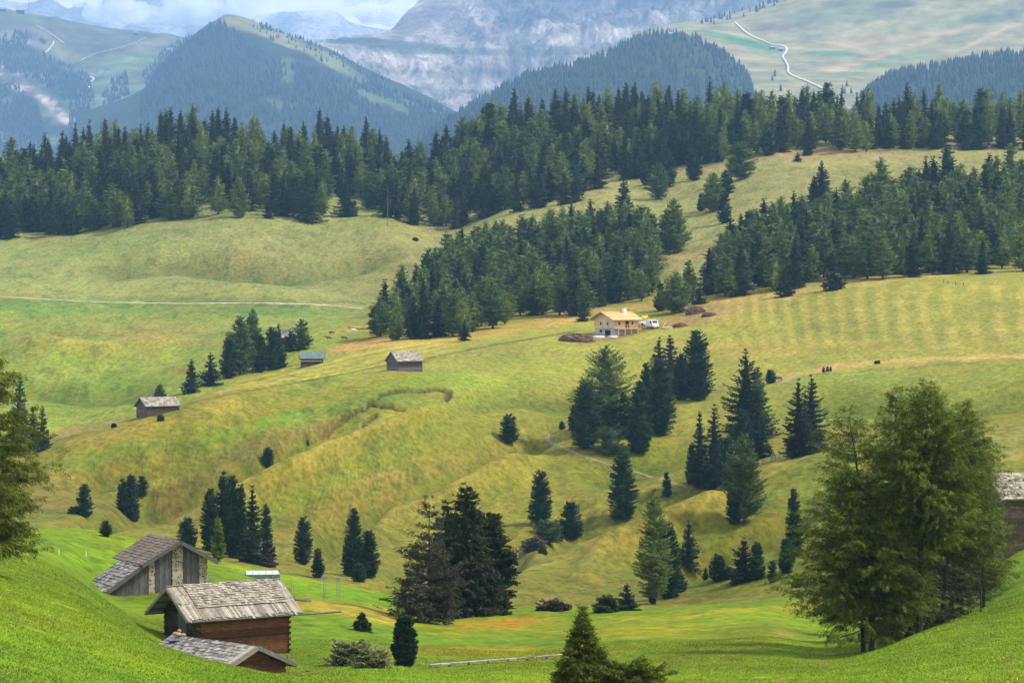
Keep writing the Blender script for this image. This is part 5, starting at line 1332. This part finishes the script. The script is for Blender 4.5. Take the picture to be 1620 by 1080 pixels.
# huts farther off
P = W(232, 668, 586); hut('log_hut', 'brown log hut with a pale roof standing on the left crest', P, 33, 7.3, 4.6, W(231.7,643.5,585).z-P.z, 1.75, .5, .35, .45, -1.6, M['brownred'], M['shingle'], M['greyh'], row=.6, wid=.5, log=.32)
p0 = ground_hit(630, 587); P = Vector((p0.x, p0.y, p0.z))
k = P.y/4500; hut('log_hut', 'grey brown log hut with a pale roof alone in the middle of the mown slope', P, 29, 37*k/math.cos(R(29)), 19*k/math.sin(R(29)), 15.3*k, 15.5*k, .5, .4, .5, -1.5, M['greyh'], M['shingle'], M['greyh'], row=.6, wid=.5, log=.32)
p0 = ground_hit(477, 582); P = p0; k = P.y/4500
ch, q = hut('wooden_hut', 'small hut with a patched green roof above a lower plank roof', P, 6, 34*k, 4.2, 14.5*k, 10.5*k, .6, .7, .5, -1.5, M['greyh'], M['greenroof'], M['greyh'], row=.8, wid=.9, log=.32)
lm = MB(); lm.frame((0, -1.0, 10.3*k), (1,0,0), (0, .93, .37), (0, -.37, .93), (-.2, 33*k, -.1, 1.3, 0, .08)); lm.build('lean_to_roof', M['brownroof'], ch)
p0 = ground_hit(437, 547, 700); P = p0; k = P.y/4500
hut('wooden_hut', 'hut with a plain grey roof mostly hidden behind the tree cluster', P, 4, 31*k, 5, 12.5*k, 12*k, .4, .4, .4, -2.5, M['dark'], M['shingled'], M['dark'], row=1.2, wid=1.2, log=.4)

# chalet under construction
P = ground_hit(971, 531); k = P.y/4500; yaw = 39
P.z += .0
c = empty('chalet', P, R(yaw)); tag(c, 'unfinished timber chalet with new orange roof boards on a pale concrete basement', 'house')
Lc, Wc = 9.0, 8.4; zf = 11.5*k; ze = 24*k; rs_ = 13*k
mb = MB(); mb.box(.2, Lc-.2, .15, Wc-.15, -2.5, zf-.1); mb.build('basement', M['concrete'], c)
mb = MB(); mb.box(.13, .19, 1.6, 3.9, -.2, zf-.45); mb.box(.13, .19, 5.2, 6.2, .9, 1.6); mb.build('basement_opening', M['black'], c)
oyc = 1.1; slc = rs_/(Wc/2+oyc); zwc = ze+slc*oyc
mb = MB(); mb.prism([(0,0,zf),(0,Wc,zf),(0,Wc,zwc),(0,Wc/2,zwc+slc*Wc/2),(0,0,zwc)], (Lc,0,0)); cw = mb.build('wall', M['cream'], c)
for y_, z_ in ((2.2, .8), (5.2, .8)):
    wn = MB(); wn.box(-.06, -.01, y_, y_+.75, zf+z_, zf+z_+1.05); wo = wn.build('window', M['cream'], cw)
    pn = MB(); pn.box(-.09, -.065, y_+.1, y_+.65, zf+z_+.1, zf+z_+.95); pn.build('pane', M['glass'], wo)
for x_, wd_, z0_, z1_ in ((1.6,.8,.9,1.9),(4.2,1.5,.1,2.1),(6.6,.7,.9,1.9)):
    wn = MB(); wn.box(x_, x_+wd_, -.06, -.01, zf+z0_, zf+z1_); wo = wn.build('window', M['orange'], cw)
    pn = MB(); pn.box(x_+.1, x_+wd_-.1, -.09, -.065, zf+z0_+.1, zf+z1_-.1); pn.build('pane', M['glass'], wo)
mb = MB(); lnc = math.hypot(Wc/2+oyc, rs_)
for s in (0, 1):
    O = Vector((0, -oyc if s == 0 else Wc+oyc, ze)); v = Vector((0, (Wc/2+oyc)*(1 if s == 0 else -1), rs_)).normalized(); n = Vector((0, -rs_ if s == 0 else rs_, Wc/2+oyc)).normalized()
    mb.frame(O, (1,0,0), v, n, (-1.3, Lc+1.2, 0, lnc, 0, .18)); 
    for i in range(9): mb.frame(O, (1,0,0), v, n, (-1.3, Lc+1.2, i*lnc/9, (i+.93)*lnc/9, .18, .2+.02*(i % 2)))
ro = mb.build('roof', M['orange'], c)
mb = MB(); mb.box(6.3, 7.2, Wc/2-1.4, Wc/2-.6, zwc+slc*Wc/2-1.2, zwc+slc*Wc/2+1.0); mb.box(6.2, 7.3, Wc/2-1.5, Wc/2-.5, zwc+slc*Wc/2+1.0, zwc+slc*Wc/2+1.12); mb.build('chimney', M['white'], ro)
mb = MB(); mb.box(.4, Lc+.3, -1.5, -.01, zf-.2, zf)
for i in range(6): mb.box(.5+i*1.65, .6+i*1.65, -1.48, -1.38, zf, zf+1.0)
mb.box(.4, Lc+.3, -1.52, -1.44, zf+.95, zf+1.05); mb.box(.4, Lc+.3, -1.52, -1.44, zf+.45, zf+.52); bo = mb.build('balcony', M['orange'], c)
for i in range(4):
    mb = MB(); mb.box(.5+i*2.4, .72+i*2.4, -1.45, -1.23, -2.5, zf-.21); mb.build('balcony_post', M['orange'], bo)
def heap(label, px, base, w, h, seed, mat, cat='heap', name='soil_heap', depth=.5):
    p = ground_hit(px, base); kk = p.y/4500; mb = MB(); rnd = random.Random(seed)
    mb.blob((0,0,0), (w/2*kk, w/2*kk*depth, h*kk), seed, 22, 12, .12)
    for i in range(22): 
        a = rnd.uniform(0, 6.28); q_ = rnd.uniform(.3, .95)
        mb.blob((math.cos(a)*q_*w/2*kk, math.sin(a)*q_*w/2*kk*depth, h*kk*(1-q_*q_)*.9), [h*kk*rnd.uniform(.1,.25)]*3, i, 6, 5, .3)
    o = mb.build(name, mat); o.location = p; return tag(o, label, cat)
heap('long heap of dark brown soil left of the unfinished chalet', 911, 540, 58, 13, 3, M['soil'])
heap('heap of dug up soil at the wood edge right of the chalet', 1101, 496, 34, 12, 4, M['soil'])
heap('low brown spoil heap between the chalet and the larger heap', 1076, 517, 26, 6, 5, M['soil'])
heap('second low spoil bank beside the wood edge heap', 1122, 500, 26, 6, 6, M['soil'])
# pale slabs
p = ground_hit(965, 534); k = p.y/4500
for lab, dx, w_, d_ in (('stack of pale slabs before the chalet basement door', 5, 2.2, 1.6), ('pale concrete apron piece left of the basement door', -18, 3.2, 1.4)):
    mb = MB(); 
    for i in range(4): mb.box(-w_/2+i*.05, w_/2-i*.04, -d_/2, d_/2-i*.03, i*.16, i*.16+.13)
    o = mb.build('slab_stack', M['white']); o.location = ground_hit(965+dx, 534); o.rotation_euler = (0,0,R(30)); tag(o, lab, 'slabs')
p = ground_hit(1056, 519)
mb = MB(); 
for i in range(5): mb.box(-1.5+i*.04, 1.5, -.9, .9-i*.05, i*.09, i*.09+.075)
mb.frame((-1.2,0,.4), (.5,0,.86), (0,1,0), (-.86,0,.5), (0,2.0,-.5,.5,0,.1)); o = mb.build('board_stack', M['white']); o.location = p; tag(o, 'stack of white boards with one leaning up, right of the van', 'boards')
mb = MB()
for i in range(4): mb.box(-2.0+i*.1, 2.0, -.6, .6-i*.05, i*.12, i*.12+.1)
o = mb.build('timber_stack', M['orange']); o.location = ground_hit(1017, 519); tag(o, 'stack of orange timber lying before the yellow drum', 'timber')
# mixer with a yellow drum
p = ground_hit(1018, 515); mx = empty('concrete_mixer', p, R(20)); tag(mx, 'small concrete mixer with a yellow drum between chalet and white van', 'concrete mixer')
mb = MB(); mb.blob((0,0,2.1), (1.0,.85,.75), 2, 14, 10, .02); mb.tube([(.7,0,2.3),(1.25,0,2.65)], [.62,.38], 12); mb.build('drum', M['yellow'], mx, True)
mb = MB(); 
for s in (-1, 1): mb.tube([(-.9*s,.7,0),(-.2*s,.3,1.6)], .07, 6); mb.tube([(-.9*s,-.7,0),(-.2*s,-.3,1.6)], .07, 6)
mb.box(-1.2,1.1,-.75,.75,.45,1.35); mb.build('frame', M['white'], mx)
for s in (-1, 1):
    mb = MB(); mb.tube([(-.8, s*.95-.08, .4), (-.8, s*.95+.08, .4)], .4, 14); mb.build('wheel', M['rubber'], mx)
p = ground_hit(1010, 511); mb = MB(); mb.box(-.9,.9,-.6,.6,.25,1.3); mb.box(-.8,.0,-.55,.55,1.33,2.1)
o = mb.build('generator_box', M['metal']); o.location = p; tag(o, 'grey machine box beside the chalet end wall', 'machine')
# van
p = ground_hit(1032, 519); v_ = empty('van', p, R(-68)); tag(v_, 'white panel van parked on the building site right of the chalet', 'van')
mb = MB(); prof_ = [(2.55,.45),(2.55,1.05),(1.95,1.35),(1.35,2.25),(-2.5,2.35),(-2.6,.45)]
mb.prism([(x, -.95, z) for x, z in prof_], (0, 1.9, 0)); bd_ = mb.build('body', M['white'], v_)
mb = MB(); mb.frame((1.93,0,1.38), (0,1,0), (-.55,0,.83), (.83,0,.55), (-.8,.8,.05,.95,.005,.03)); mb.build('windscreen', M['glass'], v_)
for s in (-1, 1):
    mb = MB(); mb.prism([(1.75, s*.955, 1.4), (1.25, s*.955, 2.1), (.5, s*.955, 2.1), (.5, s*.955, 1.4)], (0, s*.02, 0)); mb.build('side_window', M['glass'], v_)
    mb = MB(); mb.box(2.552, 2.58, s*.6-.15, s*.6+.15, .8, 1.0); mb.build('headlight', M['palegreen'], v_)
    for x_ in (1.7, -1.7):
        mb = MB(); mb.tube([(x_, s*.78, .36), (x_, s*.97, .36)], .36, 16); wl = mb.build('wheel', M['rubber'], v_)
        mb = MB(); mb.tube([(x_, s*.972, .36), (x_, s*.985, .36)], .2, 12); mb.build('rim', M['metal'], wl)

# small shed with a ribbed pale top behind the front hut
P = Vector(((389-CX)/F*262, 262, W(389, 922, 262).z)); sh = empty('ribbed_shelter', P, R(8)); tag(sh, 'long low shelter with dark green walls and a pale ribbed top behind the front hut', 'shelter')
mb = MB(); mb.box(0, 3.1, 0, 1.6, -1.0, .80); mb.build('wall', M['greenwall'], sh)
mb = MB(); mb.prism([(-.0,-.06,.78),(0,.35,1.02),(0,1.25,1.02),(0,1.66,.78)], (3.1,0,0)); ro = mb.build('roof', M['palegreen'], sh)
mb = MB(); 
for i in range(6): mb.prism([(.02+i*.6,-.09,.2),(.02+i*.6,-.09,.78),(.02+i*.6,.34,1.05),(.02+i*.6,1.26,1.05),(.02+i*.6,1.69,.78)], (.05,0,0))
mb.build('rib', M['metal'], ro)
mb = MB(); mb.box(-.03, -.002, .05, 1.55, -.2, .76); mb.box(-.002,.35,-.03,-.002,-.2,.74); mb.build('end_wall', M['green'], sh)
mb = MB(); mb.prism([(3.101,.0,.1),(3.101,.0,.75),(3.101,.35,1.15),(3.101,1.25,1.15),(3.101,1.6,.75),(3.101,1.6,.1)], (.03,0,0)); mb.build('end_window', M['glass'], sh)
# posts, frames, rails
def post(px, base, top, label, name='fence_post', r=.05, mat='post', cat='post', group=None, Y=None, cross=None):
    p = Vector(((px-CX)/F*Y, Y, ground_z(px, Y))) if Y else ground_hit(px, base)
    h = (base-top)/F*p.y; mb = MB(); mb.tube([(0,0,-.3),(0,0,h)], [r, r*.85], 8)
    if cross: mb.tube([(-cross,0,h*.92),(cross,0,h*.92)], r*.8, 6)
    else: mb.tube([(0,0,h),(0,0,h+.03)], [r*1.15, r*.5], 8)
    o = mb.build(name, M[mat]); o.location = p; tag(o, label, cat, group); return o
post(22, 875, 866, 'white fence post left of the two near the meadow crest', r=.06)
post(93, 878, 869, 'white fence post in the middle of the meadow', r=.06)
post(136, 880, 871, 'white fence post right of the other two on the meadow', r=.06)
for i, x in enumerate((1493, 1500, 1512, 1524)): post(x, 448+i*1.5, 442+i*1.5, 'small dark stake in a row at the wood edge above the hayfield', 'fence_post', .08, 'bark', 'post', 'stakes at the right wood edge')
post(462, 944, 921, 'thin grey pole on the meadow right of the front hut', 'metal_pole', .045, 'metal', 'pole')
post(333, 926, 911, 'grey pole with a crossbar right of the barn', 'metal_pole', .06, 'metal', 'pole', cross=.35)
for x, t in ((514, 912), (535, 914)):
    p = ground_hit(x, 948); h = (948-t)/F*p.y; mb = MB(); mb.tube([(-.12,0,-.3),(-.12,0,h)], .025, 6); mb.tube([(.12,0,-.3),(.12,0,h)], .025, 6)
    for z in np.linspace(.3, h-.2, 7): mb.tube([(-.12,0,z),(.12,0,z)], .02, 5)
    fr = empty('lattice_pylon', p); tag(fr, 'slim grey lattice pylon on the meadow, '+('left' if x < 520 else 'right')+' of two', 'pylon'); mb.build('mast', M['metal'], fr)
    mb = MB(); mb.box(-.25,.25,-.1,.1,h-.05,h+.1); mb.build('head', M['metal'], fr)
post(535, 1046, 1031, 'short grey wooden post at the right of the lowest hut', r=.12, mat='palebark')
post(455, 1046, 1035, 'stubby grey post at the corner of the lowest hut', r=.10, mat='palebark')
post(1556-4, 968, 930, 'leaning bare stem at the right foot of the larch clump', 'wooden_post', .07, 'bark', 'post')
# stones in a row on the meadow
rs_ = random.Random(3)
for i in range(12):
    x = 462+i*2.6; p = ground_hit(x, 949+i*.25); mb = MB(); mb.blob((0,0,.1), (.11,.1,.12+.05*rs_.random()), i, 7, 6, .25); o = mb.build('stone', M['stone']); o.location = p
    tag(o, 'small grey stone in the low row right of the front hut', 'stone', 'row of stones on the meadow')
for x, y in ((486,1062),(497,1066),(478,1070)):
    p = ground_hit(x, y); mb = MB(); mb.blob((0,0,0), (.22,.18,.12), x, 9, 6, .2); o = mb.build('molehill', M['soil']); o.location = p; tag(o, 'dark molehill in the grass right of the lowest hut', 'molehill', 'molehills by the lowest hut')
def beam(name, pts, r, mat, label, cat, ymin=20, lift=.3, flat=None, sag=0):
    Q = [ground_hit(a, b_, ymin)+Vector((0,0,lift)) for a, b_ in pts]; mb = MB()
    if flat:
        for i, (p_, q_) in enumerate(zip(Q, Q[1:])):
            u = (q_-p_).normalized(); s = u.cross(Vector((0,0,1))).normalized(); n = s.cross(u)
            mb.frame(p_, u, s, n, (0, (q_-p_).length-.04, -flat/2, flat/2, -.05+.01*(i % 2), .05))
    else: mb.tube(Q, r, 7)
    for p_ in Q[::2]: mb.tube([p_+Vector((0,0,-lift-.3)), p_+Vector((0,0,-.06))], r*.8, 6)
    return tag(mb.build(name, M[mat]), label, cat)
beam('boardwalk', [(680+i*15.4, 1056-i*1.15) for i in range(15)], .1, 'plank', 'straight bleached plank walkway across the lower meadow', 'boardwalk', flat=.42, lift=.2)
beam('fence_rail', [(812,945),(840,947),(870,949),(900,945),(940,940),(985,931)], .03, 'palebark', 'thin pale rail running across the valley bottom', 'rail', 330, .6)
beam('fence_rail', [(985,931),(995,942),(1004,950),(1014,956)], .05, 'plank', 'short pale rail descending past the dark valley spruce', 'rail', 330, .6)
for x0, x1, y0, y1, lab in ((1060,1080,637,629,'low wooden fence at the foot of the columnar pine'),(1078,1128,776,762,'wooden fence along the lower end of the footpath'),(1200,1240,738,722,'wooden fence between the right grove and the twin spruce')):
    fr = empty('wooden_fence', ground_hit(x0, y0)); tag(fr, lab, 'fence'); n_ = 6
    Q = [ground_hit(x0+(x1-x0)*i/n_, y0+(y1-y0)*i/n_)-fr.location for i in range(n_+1)]
    for z in (.45, .85):
        mb = MB(); mb.tube([p_+Vector((0,0,z)) for p_ in Q], .06, 6); mb.build('rail', M['palebark'], fr)
    for p_ in Q: mb = MB(); mb.tube([p_+Vector((0,.09,-.3)), p_+Vector((0,.09,1.1))], .07, 6); mb.build('post', M['palebark'], fr)
p = ground_hit(1232, 603); mb = MB(); mb.box(-.9,.9,-.5,.5,.5,.62); mb.box(-.9,.9,.5,.6,.62,1.1)
for s in (-.8,.7): mb.box(s,s+.1,-.4,.4,-.2,.5)
o = mb.build('bench', M['palebark']); o.location = p; tag(o, 'pale wooden bench beside the clipped looking pine', 'bench')
for i, (x, b_, w_, lab) in enumerate(((1300,1050,18,'patch of bare tan earth on the near right slope'),(1234,1077,18,'patch of bare tan earth near the bottom edge'),(1592,1045,16,'patch of bare grey earth near the right edge'))): pass

# dead snags in the woods
for x, b_, t_ in ((653,346,262),(614,352,290),(1196,415,380)):
    p = ground_hit(x, b_+4, 700); h = (b_-t_)/F*p.y; mb = wood(h, .16, seed=x); 
    for i in range(10):
        a = i*2.4; z = h*(.35+.06*i); mb.tube([(0,0,z),(math.cos(a)*1.2,math.sin(a)*1.2,z-.1)], [.04,.01], 4)
    o = mb.build('dead_tree', M['palebark']); o.location = p+Vector((0,-3,0)); tag(o, {653:'bare pale snag in the front of the far ridge forest', 614:'bare pale trunk between the two far forests', 1196:'bare pale trunk at the gap in the right wood'}[x], 'dead tree')

# cows
M['cow'] = None
m, nt, b = newmat('cow hide'); n = noise(nt, 1.3, 1); oi = N(nt, 'ShaderNodeObjectInfo')
c1 = ramp(nt, n, [(.55, (.14,.055,.03)), (.58, (.7,.65,.58))]); nt.links.new(c1, b.inputs['Base Color']); M['cow'] = m
m, nt, b = newmat('pale cow hide'); n = noise(nt, 1.3, 1)
nt.links.new(ramp(nt, n, [(.58, (.8,.76,.68)), (.62, (.4,.25,.15))]), b.inputs['Base Color']); M['cowpale'] = m
def skin_mesh(name, nodes, edges, mat, parent=None, sub=2):
    me = bpy.data.meshes.new(name); me.from_pydata([n_[:3] for n_ in nodes], edges, [])
    o = bpy.data.objects.new(name, me); C.objects.link(o)
    sk = o.modifiers.new('skin', 'SKIN'); sk.use_smooth_shade = True
    for i, n_ in enumerate(nodes):
        v = me.skin_vertices[0].data[i]; v.radius = (n_[3], n_[4] if len(n_) > 4 else n_[3]); v.use_root = (i == 0)
    ss = o.modifiers.new('sub', 'SUBSURF'); ss.levels = sub; ss.render_levels = sub
    dg = bpy.context.evaluated_depsgraph_get(); ev = bpy.data.meshes.new_from_object(o.evaluated_get(dg))
    bpy.data.objects.remove(o); ev.materials.clear(); ev.materials.append(mat)
    ev.polygons.foreach_set('use_smooth', np.ones(len(ev.polygons), bool))
    return link(name, ev, parent)
def cow(px, base, yaw, mat, label, graze):
    p = ground_hit(px, base, 700); r = empty('cow', p, R(yaw)); tag(r, label, 'cow', 'cows grazing in the valley meadow'); r.scale = (.85,)*3
    hd = .35 if graze else 1.25
    nd = [(0,0,1.0,.40,.36),(.45,0,1.02,.38,.33),(.8,0,1.12,.26,.24),(1.1,0,(1.0 if graze else 1.3),.16),(1.35,0,hd+.2,.15),(1.6,0,hd-.05,.10),(-.5,0,1.05,.38,.35),(-.8,0,1.12,.26)]
    ed = [(0,1),(1,2),(2,3),(3,4),(4,5),(0,6),(6,7)]
    for s in (-1, 1):
        a = len(nd); nd += [(.55,s*.2,.75,.14),(.58,s*.2,.4,.075),(.56,s*.2,.05,.07)]; ed += [(1,a),(a,a+1),(a+1,a+2)]
        a = len(nd); nd += [(-.65,s*.2,.8,.18),(-.58,s*.2,.55,.10),(-.74,s*.2,.4,.075),(-.70,s*.2,.05,.07)]; ed += [(6,a),(a,a+1),(a+1,a+2),(a+2,a+3)]
        a = len(nd); nd += [(1.3,s*.2,hd+.32,.05)]; ed += [(4,a)]
    a = len(nd); nd += [(-1.0,0,.95,.04),(-1.03,0,.5,.035)]; ed += [(7,a),(a,a+1)]
    skin_mesh('body', nd, ed, mat, r)
cow(525, 529.5, 160, M['cow'], 'red and white cow standing highest left in the valley meadow', True)
cow(520, 538, 190, M['cow'], 'smallest looking brown cow, lower left of the four', False)
cow(545, 538, 175, M['cow'], 'brown cow with white legs, lower right of the four', True)
cow(558, 526, 10, M['cowpale'], 'whitish cow farthest right of the four', True)
# hiker
M['skin'] = m_plain('skin', (.5,.3,.2), .6, .05); M['jacket'] = m_plain('dark jacket', (.03,.035,.05), .8, .2); M['trousers'] = m_plain('pale trousers', (.62,.6,.56), .8, .1); M['cap'] = m_plain('pale cap', (.7,.68,.62), .8, .05)
p = ground_hit(819, 882, 380); hk = empty('person', p, R(190)); tag(hk, 'hiker in dark top, pale trousers and pale cap walking on the short footpath', 'person')
B = [(0,0,.98,.13,.11),(0,0,1.2,.135,.10),(0,0,1.42,.15,.10),(0,.01,1.53,.055),(0,.03,1.66,.085,.10),(0,.03,1.76,.06)]
E = [(0,1),(1,2),(2,3),(3,4),(4,5)]
for s in (-1, 1):
    a = len(B); B += [(s*.2,0,1.42,.055),(s*.27,-.05*s,1.14,.042),(s*.25,.14-.08*s,.92,.03),(s*.25,.2-.08*s,.83,.03)]; E += [(2,a),(a,a+1),(a+1,a+2),(a+2,a+3)]
    a = len(B); B += [(s*.1,.02,.88,.085),(s*.11,.08*s,.5,.06),(s*.11,-.02+.16*s,.1,.04),(s*.11,.1+.16*s,.04,.035)]; E += [(0,a),(a,a+1),(a+1,a+2),(a+2,a+3)]
skin_mesh('body', B, E, M['skin'], hk)
J = [(0,0,1.0,.155,.13),(0,0,1.2,.155,.125),(0,0,1.42,.165,.12),(0,.01,1.5,.08)]; Je = [(0,1),(1,2),(2,3)]
for s in (-1, 1): a = len(J); J += [(s*.21,0,1.42,.075),(s*.27,-.05*s,1.14,.062),(s*.255,.12-.08*s,.94,.048)]; Je += [(2,a),(a,a+1),(a+1,a+2)]
skin_mesh('jacket', J, Je, M['jacket'], hk)
T = [(0,0,.98,.145,.125)]; Te = []
for s in (-1, 1): a = len(T); T += [(s*.1,.02,.86,.105),(s*.11,.08*s,.5,.078),(s*.11,-.02+.16*s,.12,.06)]; Te += [(0,a),(a,a+1),(a+1,a+2)]
skin_mesh('trousers', T, Te, M['trousers'], hk)
mb = MB(); mb.blob((0,.03,1.76), (.105,.125,.07), 1, 12, 8, .02); mb.box(-.07,.07,.13,.23,1.73,1.745); mb.build('cap', M['cap'], hk, True)

# far buildings
def far_box(rel, px, base, w, h, label, name='building', yaw=10, roof='shingled', wall='white', pent=False):
    p = far_hit(rel, px, base); k = p.y/4500; r = empty(name, p, R(yaw)); tag(r, label, 'building'); w, h = w*k, h*k
    mb = MB(); mb.box(-w/2, w/2, -w*.3, w*.3, -6, h*.6); wl = mb.build('wall', M[wall], r)
    mb = MB()
    for i in range(3): mb.box(-w*.38+i*w*.28, -w*.38+i*w*.28+w*.14, -w*.3-.1, -w*.3-.02, h*.2, h*.42)
    mb.build('window', M['glass'], wl)
    mb = MB(); mb.prism([(-w*.55,-w*.38,h*.55),(-w*.55,0,h),(-w*.55,w*.38,h*.55),(-w*.55,w*.38,h*.62),(-w*.55,0,h*1.1),(-w*.55,-w*.38,h*.62)], (w*1.1,0,0)); mb.build('roof', M[roof], r); return r
r = far_box(ALP, 32, 22, 13, 9, 'dark summit station beside the mast on the far left ridge', 'summit_station', wall='dark', roof='metal')
far_box(ALP, 4, 19, 9, 6, 'grey station building at the far left picture edge', 'summit_station', wall='dark', roof='metal')
p = far_hit(ALP, 46, 24); k = p.y/4500; mt_ = empty('radio_mast', p); tag(mt_, 'tall thin transmitter mast beside the far summit station', 'mast')
mb = MB(); mb.tube([(0,0,-3),(0,0,26*k)], [1.6,.9], 8); mb.build('pole', M['metal'], mt_); mb = MB(); mb.tube([(0,0,16*k),(0,0,19*k)], 2.4, 8); mb.tube([(0,0,26*k),(0,0,38*k)], [.5,.2], 6); mb.build('aerial', M['metal'], mt_)
far_box(RIDGE, 1062, 54, 11, 9, 'tiny white building on the forested ridge below the cliffs', wall='white')
far_box(RIGHT, 1222, 80, 9, 5, 'tiny pale hut beside the winding white road', 'far_hut', wall='shingle')
far_box(RIGHT, 1235, 83, 6, 4.5, 'tiny dark hut where the white road bends', 'far_hut', wall='dark')
far_box(RIGHT, 1418, 115, 10, 4.5, 'tiny grey hut above the right hand far wood', 'far_hut', wall='shingle')
far_box(ALP, 268, 84, 9, 6, 'tiny pale building on the far grassy saddle', 'far_hut', wall='white')
far_box(ALP, 214, 56, 6, 6, 'tiny dark building on the far left ridge line', 'far_hut', wall='dark')
far_box(ALP, 160, 116, 8, 4, 'tiny white roofed building beside the far tracks', 'far_hut', wall='white')
for x, b_ in ((88, 32), (251, 55)):
    p = far_hit(ALP, x, b_); k = p.y/4500; r = empty('lift_pylon', p); tag(r, 'tiny lift pylon on the far left ridge line, '+('nearer the mast' if x == 88 else 'right of the dark building'), 'pylon')
    mb = MB(); mb.tube([(0,0,-2),(0,0,5*k)], .8, 6); mb.build('pole', M['metal'], r); mb = MB(); mb.box(-2.2*k,2.2*k,-.6,.6,5*k,5.8*k); mb.build('crossarm', M['metal'], r)
# clouds round the far peaks are built with the air
# ------------------------------------------------------------------ air, clouds, sky, sun, camera
m = bpy.data.materials.new('air'); m.use_nodes = True; nt = m.node_tree
nt.nodes.remove(nt.nodes['Principled BSDF'])
pv = N(nt, 'ShaderNodeVolumePrincipled'); pv.inputs['Color'].default_value = (.31, .58, 1, 1); pv.inputs['Density'].default_value = HAZE
pv.inputs['Anisotropy'].default_value = 0.0
nt.links.new(pv.outputs[0], nt.nodes['Material Output'].inputs['Volume'])
hz = MB(); hz.box(-9500, 9500, -80, 16650, -420, 2600)
tag(hz.build('haze', m), 'thin blue haze filling the valley air', kind='stuff')

def m_cloud(dens, sc):
    m = bpy.data.materials.new('cloud'); m.use_nodes = True; nt = m.node_tree
    nt.nodes.remove(nt.nodes['Principled BSDF'])
    pv = N(nt, 'ShaderNodeVolumePrincipled'); pv.inputs['Color'].default_value = (1, 1, 1, 1); pv.inputs['Density'].default_value = dens
    nt.links.new(pv.outputs[0], nt.nodes['Material Output'].inputs['Volume']); return m
cl = m_cloud(.007, 1)
rnd = random.Random(4)
def cloud(px, py, Y, rx, rz, label, n=9):
    c = W(px, py, Y); mb = MB()
    for k in range(n):
        a = rnd.uniform(-1, 1); q = rnd.uniform(.35, .7)
        mb.blob((a*rx*.7, rnd.uniform(-60, 60), rnd.uniform(-.35, .35)*rz), (rx*.45*q, 250*q, rz*q), k*7+int(px), 12, 9, .14)
    o = mb.build('cloud', cl, smooth=True); o.location = c; tag(o, label, kind='stuff')

for px, py, rx, rz, lab in ((150,-6,70,20,'bank of white cloud behind the radio mast'),(235,22,120,20,'torn white cloud over the left far peaks'),(340,4,100,24,'cloud above the gap left of the cone hill'),
     (440,12,130,16,'cloud right of the cone hill top'),(560,26,90,14,'white cloud in the gap beside the rock massif'),(620,12,60,16,'bright cloud touching the massif flank')):
    cloud(px, py, 17000, rx/4500*17000, rz/4500*17000*1.6, lab)
w = bpy.data.worlds.new('World'); scene.world = w; w.use_nodes = True; nt = w.node_tree
bg = nt.nodes['Background']; bg.inputs['Strength'].default_value = SKY
sky = N(nt, 'ShaderNodeTexSky'); sky.sky_type = 'NISHITA'; sky.sun_disc = False
SUN_EL, SUN_AZ = 50, 88          # azimuth the light comes from, clockwise from the view direction
sky.sun_elevation = R(SUN_EL); sky.sun_rotation = R(SUN_AZ); sky.altitude = 1900
tc = N(nt, 'ShaderNodeTexCoord'); mp = N(nt, 'ShaderNodeMapping'); mp.inputs['Scale'].default_value = (1, 1, 2.2)
nt.links.new(tc.outputs['Generated'], mp.inputs[0])
nz = N(nt, 'ShaderNodeTexNoise'); nz.inputs['Scale'].default_value = 9; nz.inputs['Detail'].default_value = 7; nz.inputs['Roughness'].default_value = .6
nt.links.new(mp.outputs[0], nz.inputs['Vector'])
cc = ramp(nt, nz.outputs[0], [(.3, (8,8.4,9)), (.5, (11.5,11.5,11.5)), (.66, (15.5,15.2,14.8))])
cv = ramp(nt, nz.outputs[0], [(.2, (.85,)*3), (.4, (1,)*3)])
nt.links.new(mix(nt, cv, sky.outputs[0], cc), bg.inputs[0])
s = bpy.data.lights.new('sun', 'SUN'); s.energy = SUN; s.angle = R(7); s.color = (1, .93, .82)
so = bpy.data.objects.new('sun', s); C.objects.link(so)
a = R(SUN_AZ); d = Vector((math.sin(a)*math.cos(R(SUN_EL)), math.cos(a)*math.cos(R(SUN_EL)), math.sin(R(SUN_EL))))
so.rotation_euler = d.to_track_quat('Z', 'Y').to_euler()
cam = bpy.data.cameras.new('camera'); co = bpy.data.objects.new('camera', cam); C.objects.link(co)
cam.sensor_width = 36; cam.lens = F/1620*36; cam.shift_y = -(540-HZ)/1620; cam.clip_start = .5; cam.clip_end = 40000
co.rotation_euler = (R(90), 0, 0); scene.camera = co
scene.view_settings.view_transform = 'Standard'; scene.view_settings.look = 'None'
scene.view_settings.exposure = EXPO
scene.cycles.volume_bounces = 1; scene.cycles.max_bounces = 5; scene.cycles.diffuse_bounces = 3; scene.cycles.transmission_bounces = 2
scene.cycles.glossy_bounces = 2
scene.cycles.use_denoising = True
scene.cycles.use_adaptive_sampling = True; scene.cycles.adaptive_threshold = .02
